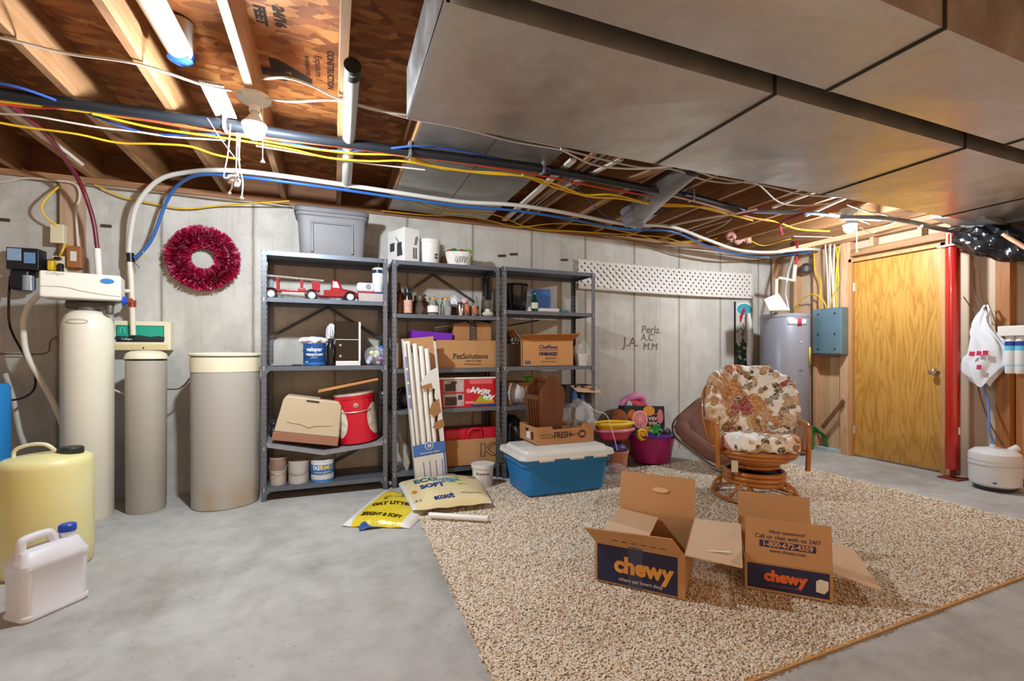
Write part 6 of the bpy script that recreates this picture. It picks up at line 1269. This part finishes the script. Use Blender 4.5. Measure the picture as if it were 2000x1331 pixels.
# ================================================================ LATTICE AND GARDEN SIGN ON BACK WALL
def clip(poly, x0, x1, y0, y1):
    for ax, lim, sg in ((0, x0, 1), (0, x1, -1), (1, y0, 1), (1, y1, -1)):
        out = []
        for k in range(len(poly)):
            a, b = poly[k], poly[(k+1) % len(poly)]; da, db = sg*(a[ax]-lim), sg*(b[ax]-lim)
            if da >= 0: out.append(a)
            if da*db < 0: f = da/(da-db); out.append((a[0]+(b[0]-a[0])*f, a[1]+(b[1]-a[1])*f))
        poly = out
        if not poly: return []
    return poly
a, b = WY(1129, 508, 4.17), WY(1468, 560, 4.17); LWd = b.x-a.x; LH = .305; lz = WY(1129, 564, 4.17).z
t = T('lattice_panel', 'long white plastic lattice panel nailed on the back wall', 'lattice', (a.x, 4.17, lz))
LAT = P('dedbd6', .45, var=.04, name='lattice_white')
for s in (1, -1):
    mb = MB(); pit = .076; hw = .0245
    for k in range(-5, 38):
        o = k*pit
        base = [(o-hw, 0), (o+hw, 0), (o+hw+s*LH, LH), (o-hw+s*LH, LH)] if s == 1 else [(o-hw, 0), (o+hw, 0), (o+hw-LH, LH), (o-hw-LH, LH)]
        pc_ = clip(base, 0, LWd, 0, LH)
        if len(pc_) >= 3: mb.prism(pc_, 0, .004, 0, Matrix.Translation((0, .0006*s, 0)) @ Matrix.Rotation(PI/2, 4, 'X'))
    for i, v in enumerate(mb.v):
        f = v[0]/LWd; mb.v[i] = (v[0], v[1]-.05*math.sin(PI*f)*(1-v[2]/LH)*.8, v[2]-.015*math.sin(PI*f))
    mb.build('slats', LAT, t, ang=20)
fr_ = MB(); 
for z in (.006,): fr_.tube([(LWd*k/20, -.008-.05*math.sin(PI*k/20)*.8, z-.015*math.sin(PI*k/20)) for k in range(21)], .008, 6, 0, False, 1)
fr_.span((LWd-.012, -.012, 0), (LWd, .0, LH)).build('edge_strip', LAT, t)
a, b = WY(1436, 700, 4.18), WY(1472, 700, 4.18); wz = WY(1450, 590, 4.18).z; w = b.x-a.x; bz = WY(1450, 728, 4.18).z; h = wz-bz
t = T('garden_sign', 'tall narrow sign with teal oval, red cardinal and dark leaves', 'sign', ((a.x+b.x)/2, 4.195, bz))
MB().span((-w/2, -.012, 0), (w/2, 0, h)).build('board', P('c9cbc4', .5, var=.08), t); MB().span((-w/2, -.016, 0), (-w/2+.01, 0, h)).build('edge', P('3a3c3e', .5, var=0), t)
FX = Matrix.Rotation(PI/2, 4, 'X')
MB().lathe([(w*.46, 0), (w*.46, .002)], 30, 0, Matrix.Translation((0, -.013, h-.09)) @ FX, sy=.6).build('oval_border', WINK, t); MB().lathe([(w*.42, 0), (w*.42, .002)], 30, 0, Matrix.Translation((0, -.0152, h-.09)) @ FX, sy=.55).build('teal_oval', P('3fa3b4', .5, var=.1), t)
MB().prism([(-.06, -.02), (-.035, .03), (-.01, .07), (.01, .095), (.02, .07), (.03, .05), (.005, .02), (-.03, -.06), (-.05, -.1)], 0, .003, 0, Matrix.Translation((-.02, -.0175, h-.16)) @ FX).build('bird', P('b51f3a', .5, var=.15), t)
MB().span((-w/2+.012, -.0135, .06), (w*.12, -.011, h*.42)).build('dark_panel', P('33403a', .6, var=.5, sc=25), t)
mb = MB(); mg = MB(); mw = MB()
for k in range(26):
    x_, z_, r0 = random.uniform(-w*.42, w*.1), random.uniform(.06, h*.62), random.uniform(.018, .04)
    (mg if k % 3 else mw).lathe([(r0, 0), (r0, .0015)], 10, 0, Matrix.Translation((x_, -.0145-.0002*k, z_)) @ FX @ Matrix.Rotation(k, 4, 'Z'), sy=.5)
mg.build('leaf_print', P('3f6a4c', .6, var=.4, sc=30), t)['kind'] = 'stuff'; mw.build('flower_print', P('d2d4cc', .6, var=.1), t)['kind'] = 'stuff'
MB().tube([(-w*.1, -.014, h*.7), (-.0, -.015, h*.6), (-w*.15, -.015, h*.45), (-.02, -.015, h*.3)], .005, 6).build('stem_print', P('4a5544', .6, var=.2), t)
tag(MB().tube([WY(1462, 612, 4.13), WY(1466, 660, 4.12), WY(1464, 700, 4.12), WY(1467, 735, 4.12)], lambda f: .018+.022*math.sin(PI*min(1, f*1.1))**.7, 14).build('rolled_sheet', P('ddd9d6', .5, var=.1, bump=.3, bs=30)), 'rolled white plastic sheet standing right of the garden sign', 'roll')
for u, v in ((1003, 497), (1102, 508), (980, 500)):
    q = WY(u, v, 4.198); tag(MB().box(q, (.075, .02, .022), rot=(0, -.1, 0)).build('form_tie', P('4a3d34', .7, .2, var=.2)), f'rusty form tie stub on the wall, {"left of lattice" if u > 1050 else "above the right shelf top" if u > 990 else "above the shelf join"}', 'metal stub')
for u, v in ((8, 430), (208, 442)):
    q = WY(u, v, 4.198); tag(MB().box(q, (.06, .02, .02)).build('form_tie', P('4a3d34', .7, .2, var=.2)), f'rusty form tie stub on the wall {"at far left edge" if u < 100 else "right of the maroon line"}', 'metal stub')
# ================================================================ WATER HEATER, PANEL, RIGHT WALL
hc = Vector((4.655, 3.655, 0)); HR = .24
t = T('water_heater', 'tall grey electric water heater in the back corner', 'water heater', hc)
MB().lathe([(HR-.01, .02), (HR, .04), (HR, 1.47), (HR-.012, 1.49)], 56).build('jacket', P('84858f', .35, .1, var=.04, sc=4), t); MB().lathe([(HR+.004, 1.47), (HR+.006, 1.49), (HR-.02, 1.51), (.02, 1.515)], 56).build('top_cap', P('8d8e94', .4, .1, var=.04), t)
for k in range(3): a_ = k*2.1; MB().cyl((.18*math.cos(a_), .18*math.sin(a_), 0), (.18*math.cos(a_), .18*math.sin(a_), .04), .02).build('foot', BLACK, t)
va = math.atan2(-hc.x, -hc.y)   # direction to the camera
def onheat(ang0, ang1, z0, z1, m, nm, off=.003):
    vd = math.atan2(-hc.y, -hc.x)
    MB().grid(lambda i, j: ((HR+off)*math.cos(vd+ang0+(ang1-ang0)*i), (HR+off)*math.sin(vd+ang0+(ang1-ang0)*i), z0+(z1-z0)*j), 16, 2).build(nm, m, t, solid=.002)
onheat(.12, .95, 1.385, 1.44, P('d8d6d6', .4, var=.04), 'brand_band'); onheat(.5, .68, 1.375, 1.45, P('a83248', .4, var=.05), 'round_badge', .006); onheat(1.15, 1.4, .95, 1.15, P('dcc23a', .5, var=.1), 'yellow_sticker', .005); onheat(.62, .7, 1.2, 1.21, WINK, 'small_sticker'); onheat(.55, .75, .9, .905, P('5a5c64', .4, var=0), 'panel_line')
q = WY(1516, 590, 3.5)
tag(MB().sheet([WY(1492, 585, 3.62), WY(1520, 573, 3.58), WY(1541, 606, 3.5), WY(1503, 607, 3.55)], .004).build('manual', P('d8cfcf', .6, var=.15, sc=20)), 'open white leaflet lying on top of the water heater', 'paper')
COP = P('b5583c', .35, .5, var=.1)
t = T('relief_valve', 'copper and white pipe fitting dropping to the water heater', 'pipe', (0, 0, 0)); y_ = 3.7
MB().tube([WY(1558, 470, y_), WY(1556, 500, y_), WY(1554, 518, y_)], .014, 10).build('red_pipe', P('b23a3a', .4, var=.1), t); MB().tube([WY(1553, 518, y_), WY(1550, 548, y_)], .022, 10).cyl(WY(1552, 549, y_), WY(1522, 543, y_), .016).tube([WY(1517, 545, y_), WY(1516, 575, y_), WY(1515, 612, y_-.05)], .018, 10).build('white_pipe', P('dcd3c4', .4, var=.05), t)
MB().tube([WY(1552, 492, y_), WY(1540, 530, y_), WY(1536, 552, y_)], .015, 10).tube([WY(1536, 552, y_), WY(1534, 575, y_-.03), WY(1537, 590, y_-.05), WY(1541, 608, y_-.08)], .012, 10).build('grey_pipe', P('a9a4a0', .4, .2, var=.1), t)
t = T('expansion_bowl', 'small dark grey bell shaped gauge behind the heater pipes', 'gauge', WX(1574, 523, 5.05)); MB().lathe([(.06, -.05), (.06, .01), (.03, .045), (.01, .05)], 20).build('bell', P('55504c', .5, .3, var=.1), t)
# electrical panel
pa_, pb_ = WX(1589, 690, 5.0), WX(1647, 607, 5.0)
t = T('breaker_panel', 'blue grey metal breaker panel on the stud wall', 'electrical panel', (5.08, (pa_.y+pb_.y)/2, 1.07)); wy = abs(pa_.y-pb_.y); 
PB_ = P('6f8794', .4, .4, var=.1, sc=8, name='panel_blue_grey'); MB().span((-.1, -wy/2, 0), (0, wy/2, .5)).build('case', PB_, t, bevel=.004); MB().span((-.106, -wy/2+.006, .012), (-.1, wy/2-.006, .49)).build('cover', P('7391a0', .35, .4, var=.1, sc=6), t, bevel=.003)
mb = MB()
for z_ in (.06, .22, .44):
    for yy in (-wy*.28, wy*.28): mb.cyl((-.112, yy, z_), (-.105, yy, z_), .009, seg=10)
mb.build('screw', P('3f4a52', .4, .5, var=0), t)
for k, (u0, v0, u1, v1, m, lab) in enumerate(((1612, 478, 1618, 606, WHC, 'white cable dropping into the panel, leftmost'), (1622, 477, 1622, 606, WHC, 'white cable dropping into the panel, middle of the bundle'), (1620, 479, 1628, 606, P('cbbfa6', .5, var=.05), 'tan cable dropping into the panel'), (1630, 478, 1630, 606, WHC, 'white cable dropping into the panel, right of the bundle'), (1640, 480, 1634, 606, YEL, 'yellow cable dropping into the panel by the door frame'))):
    cable(lab, [WX(u0, v0, 5.0), WX((u0+u1)/2+random.uniform(-5, 3), (v0+v1)/2, 4.98), WX(u1, v1, 5.03)], .008, m)
cable('yellow cable looping over the heater to the panel', [WX(1552, 607, 5.04), WX(1566, 585, 5.02), WX(1590, 575, 5.0), WX(1608, 588, 5.0), WX(1616, 606, 5.03)], .007, YEL)
cable('yellow cable bowing wide before the panel', [WX(1590, 482, 5.03), WX(1592, 530, 5.03), WX(1603, 550, 5.0), WX(1602, 585, 5.0), WX(1600, 606, 5.03)], .007, YEL)
cable('yellow cable curling against the door frame', [WX(1634, 481, 5.0), WX(1636, 520, 5.0), WX(1638, 550, 4.98), WX(1626, 580, 4.98), WX(1622, 606, 5.02)], .006, YEL)
# green hose, diagonal strip
pg = G(1595, 880, 0)
mb = MB()
for k in range(3):
    mb.tube([(pg.x-.05+.03*k, pg.y+.05, .02), (pg.x-.04+.03*k, pg.y+.06, .16), (pg.x+.0+.02*k, pg.y+.04, .26-.03*k), (pg.x+.07+.01*k, pg.y-.02, .16), (pg.x+.1, pg.y-.06, .02)], .013, 9)
tag(mb.build('garden_hose', P('1f7a3c', .35, var=.1)), 'coiled green garden hose on the floor by the heater', 'hose')
a, b = WX(1606, 836, 5.05), WX(1648, 783, 5.05); n_ = Vector((0, .012, .014)); tag(MB().sheet([a-n_, b-n_, b+n_, a+n_], .02).build('wood_strip', wood('6a4024', '8c5a34', 'Z')), 'brown wooden strip leaning diagonally left of the door', 'wood strip')
# red jack post
t = T('jack_post', 'glossy red steel support post beside the door', 'support post', (4.98, 2.325, 0))
RP = P('b3241c', .22, .1, var=.04, coat=.5, name='red_enamel')
MB().lathe([(.048, .085), (.048, 2.0)], 32).build('tube', RP, t); MB().lathe([(.018, .012), (.018, .09)], 18).build('screw', P('8a2a22', .4, .3, var=.1), t); MB().span((-.075, -.075, 0), (.075, .075, .012)).build('base_plate', P('8f3a30', .5, .2, var=.15), t, bevel=.002); MB().span((-.075, -.075, 2.0), (.075, .075, 2.012)).lathe([(.03, 2.0), (.03, ZD)], 18).build('top_plate', RP, t)
MB().box((.0, -.049, .42), (.03, .006, .06)).build('sticker', P('dcd2cc', .5, var=.05), t); 
# reverse osmosis tank
c5 = away(G(1943, 963), .14); t = T('pressure_tank', 'squat white pressure tank with white domed top at right wall', 'pressure tank', c5)
RW_ = P('dedede', .35, var=.03, name='ro_white'); MB().lathe([(.12, .03), (.148, .05), (.152, .07), (.152, .23), (.155, .235), (.155, .262), (.15, .29), (.12, .315), (.06, .328), (.02, .33)], 48).build('vessel', RW_, t, ang=30)
MB().lathe([(.156, .2), (.157, .205), (.156, .21)], 48).build('band', P('c6c8ca', .4, var=0), t); MB().lathe([(.11, 0), (.13, .03)], 36).build('foot_ring', P('3a3c40', .5, var=.1), t)
vd = math.atan2(-c5.y, -c5.x); MB().ball((.153*math.cos(vd), .153*math.sin(vd), .075), (.012, .012, .008), 12).build('blue_button', P('3a55a8', .4, var=0), t); MB().cyl((-.03, 0, .32), (-.03, 0, .36), .018).build('white_fitting', RW_, t); MB().cyl((-.03, 0, .36), (-.03, 0, .385), .014).build('blue_collar', P('4fa3d8', .4, var=0), t); MB().cyl((.06, -.05, .3), (.11, -.09, .34), .025).build('valve', RW_, t)
vt = Vector((c5.x-.03, c5.y, .385)); cable('blue water tube rising from the white pressure tank', [vt, vt+Vector((.0, .02, .1)), WX(1930, 790, 5.0), WX(1922, 755, 5.03), WX(1915, 720, 5.05)], .008, P('5a78c8', .35, var=.05), name='water_tube')
tq = away(G(2010, 965), .12); t = T('white_canister', 'white container with blue label cut by the right edge', 'container', tq); MB().lathe([(.12, 0), (.125, .01), (.125, .16), (.1, .2)], 36).build('body', RW_, t); MB().lathe([(.126, .05), (.126, .11)], 36, 0, None, cap=False).build('blue_label', P('2f5fb0', .4, var=.1), t)
# filter unit
f0_ = WX(1975, 655, 4.98)
t = T('water_filter', 'white filter bracket with blue banded cartridges at right edge', 'water filter', (5.07, f0_.y, 0))
zt, zb_ = WX(1975, 637, 4.98).z, WX(1975, 657, 4.98).z; y0_, y1_ = WX(2060, 650, 4.98).y-f0_.y, WX(1953, 650, 4.98).y-f0_.y
MB().span((-.13, y0_, zb_), (0, y1_, zt)).build('bracket', P('e2ded6', .4, var=.03), t, bevel=.006)
zc0 = WX(1975, 730, 4.98).z
for u in (1973, 1993, 2016):
    yy = WX(u, 690, 4.98).y-f0_.y; r0 = .034
    c_ = MB().lathe([(r0*.9, zc0), (r0, zc0+.01), (r0, zb_-.05), (r0*.92, zb_-.03), (r0*.92, zb_)], 26, 0, Matrix.Translation((-.08, yy, 0))).build('cartridge', RW_, t)
    H_ = zb_-zc0
    for a0, a1, m in ((.62, .74, P('5fc0dc', .4, var=.05)), (.74, .86, P('22408c', .4, var=.05)), (.2, .24, P('8fd0e0', .4, var=.05))): MB().lathe([(r0+.001, zc0+H_*a0), (r0+.001, zc0+H_*a1)], 26, 0, Matrix.Translation((-.08, yy, 0)), cap=False).build('blue_band', m, c_)
# plastic carrier bag on a nail
qb_ = WX(1927, 690, 5.02)
t = T('carrier_bag', 'white plastic shopping bag with red print hanging on the stud', 'bag', (5.06, qb_.y, 0))
zt_, zlow = WX(1925, 608, 5.02).z, WX(1925, 752, 5.02).z
def cb(i, j):
    an = 2*PI*i; f = j; wv = (.03+.12*min(1, (f*1.6))**1.2)*(1-.75*max(0, f-.72)/.28); k = 1+.16*math.sin(an*5+f*7)+.1*math.sin(an*9-f*11)
    return (-.06+.045*k*math.cos(an)*(.3+f)*(1.2-f*.5), wv*k*math.sin(an)+.03*math.sin(f*9), zt_+(zlow-zt_)*f+.02*math.sin(an*3+f*8))
MB().grid(cb, 48, 34, 0, True).build('bag_body', FILM, t, ang=70)
for dy in (-.02, .03): MB().tube([(-.04, dy*.3, zt_+.05), (-.05, dy, zt_), (-.055, dy*1.6, zt_-.12)], .008, 8).build('handle', FILM, t)
for dy, dz, ww in ((.045, 0, .035), (.0, .004, .03), (-.04, .008, .035), (.0, -.11, .03)): MB().box((-.128, .01+dy, zt_*.42+zlow*.58+dz), (.004, ww, .038), rot=(.1, 0, 0)).build('red_print', P('c22c52', .5, var=.1), t, bevel=.001)
cable('thin grey wire running from post to the carrier bag nail', [WX(1882, 580, 5.04), WX(1900, 605, 5.06), WX(1917, 618, 5.07)], .004, P('6a625c', .5, var=0), name='wire')
cable('second grey wire hanging down the stud bay to the bag', [WX(1903, 525, 5.1), WX(1905, 570, 5.09), WX(1914, 605, 5.08), WX(1922, 625, 5.08)], .004, P('6a625c', .5, var=0), name='wire')
cable('dark cord dropping from the bag behind the pressure tank', [WX(1908, 740, 5.08), WX(1916, 780, 5.08), WX(1935, 830, 5.08), WX(1958, 870, 5.05)], .005, P('5a4030', .5, var=0), name='cord')
# right top corner bits
tag(MB().cyl(WX(1960, 458, 4.7), WX(2030, 500, 4.6), .016).build('pale_stick', PINEX), 'pale wooden stick poking past the black wrapped duct', 'stick')
# ================================================================ LIGHT
W_ = bpy.data.worlds.new('world'); S.world = W_; W_.use_nodes = True; bg = W_.node_tree.nodes['Background']; bg.inputs[0].default_value = WORLD_C; bg.inputs[1].default_value = WORLD_S
S.view_settings.view_transform = 'Standard'; S.view_settings.look = 'None'; S.view_settings.gamma = 1; S.view_settings.use_curve_mapping = False; S.view_settings.exposure = EXPO

S.cycles.use_adaptive_sampling = True; S.cycles.adaptive_threshold = .02; S.cycles.max_bounces = 6; S.cycles.diffuse_bounces = 3; S.cycles.glossy_bounces = 3; S.cycles.transmission_bounces = 5; S.cycles.transparent_max_bounces = 8; S.cycles.caustics_reflective = False; S.cycles.caustics_refractive = False; S.cycles.sample_clamp_indirect = 6
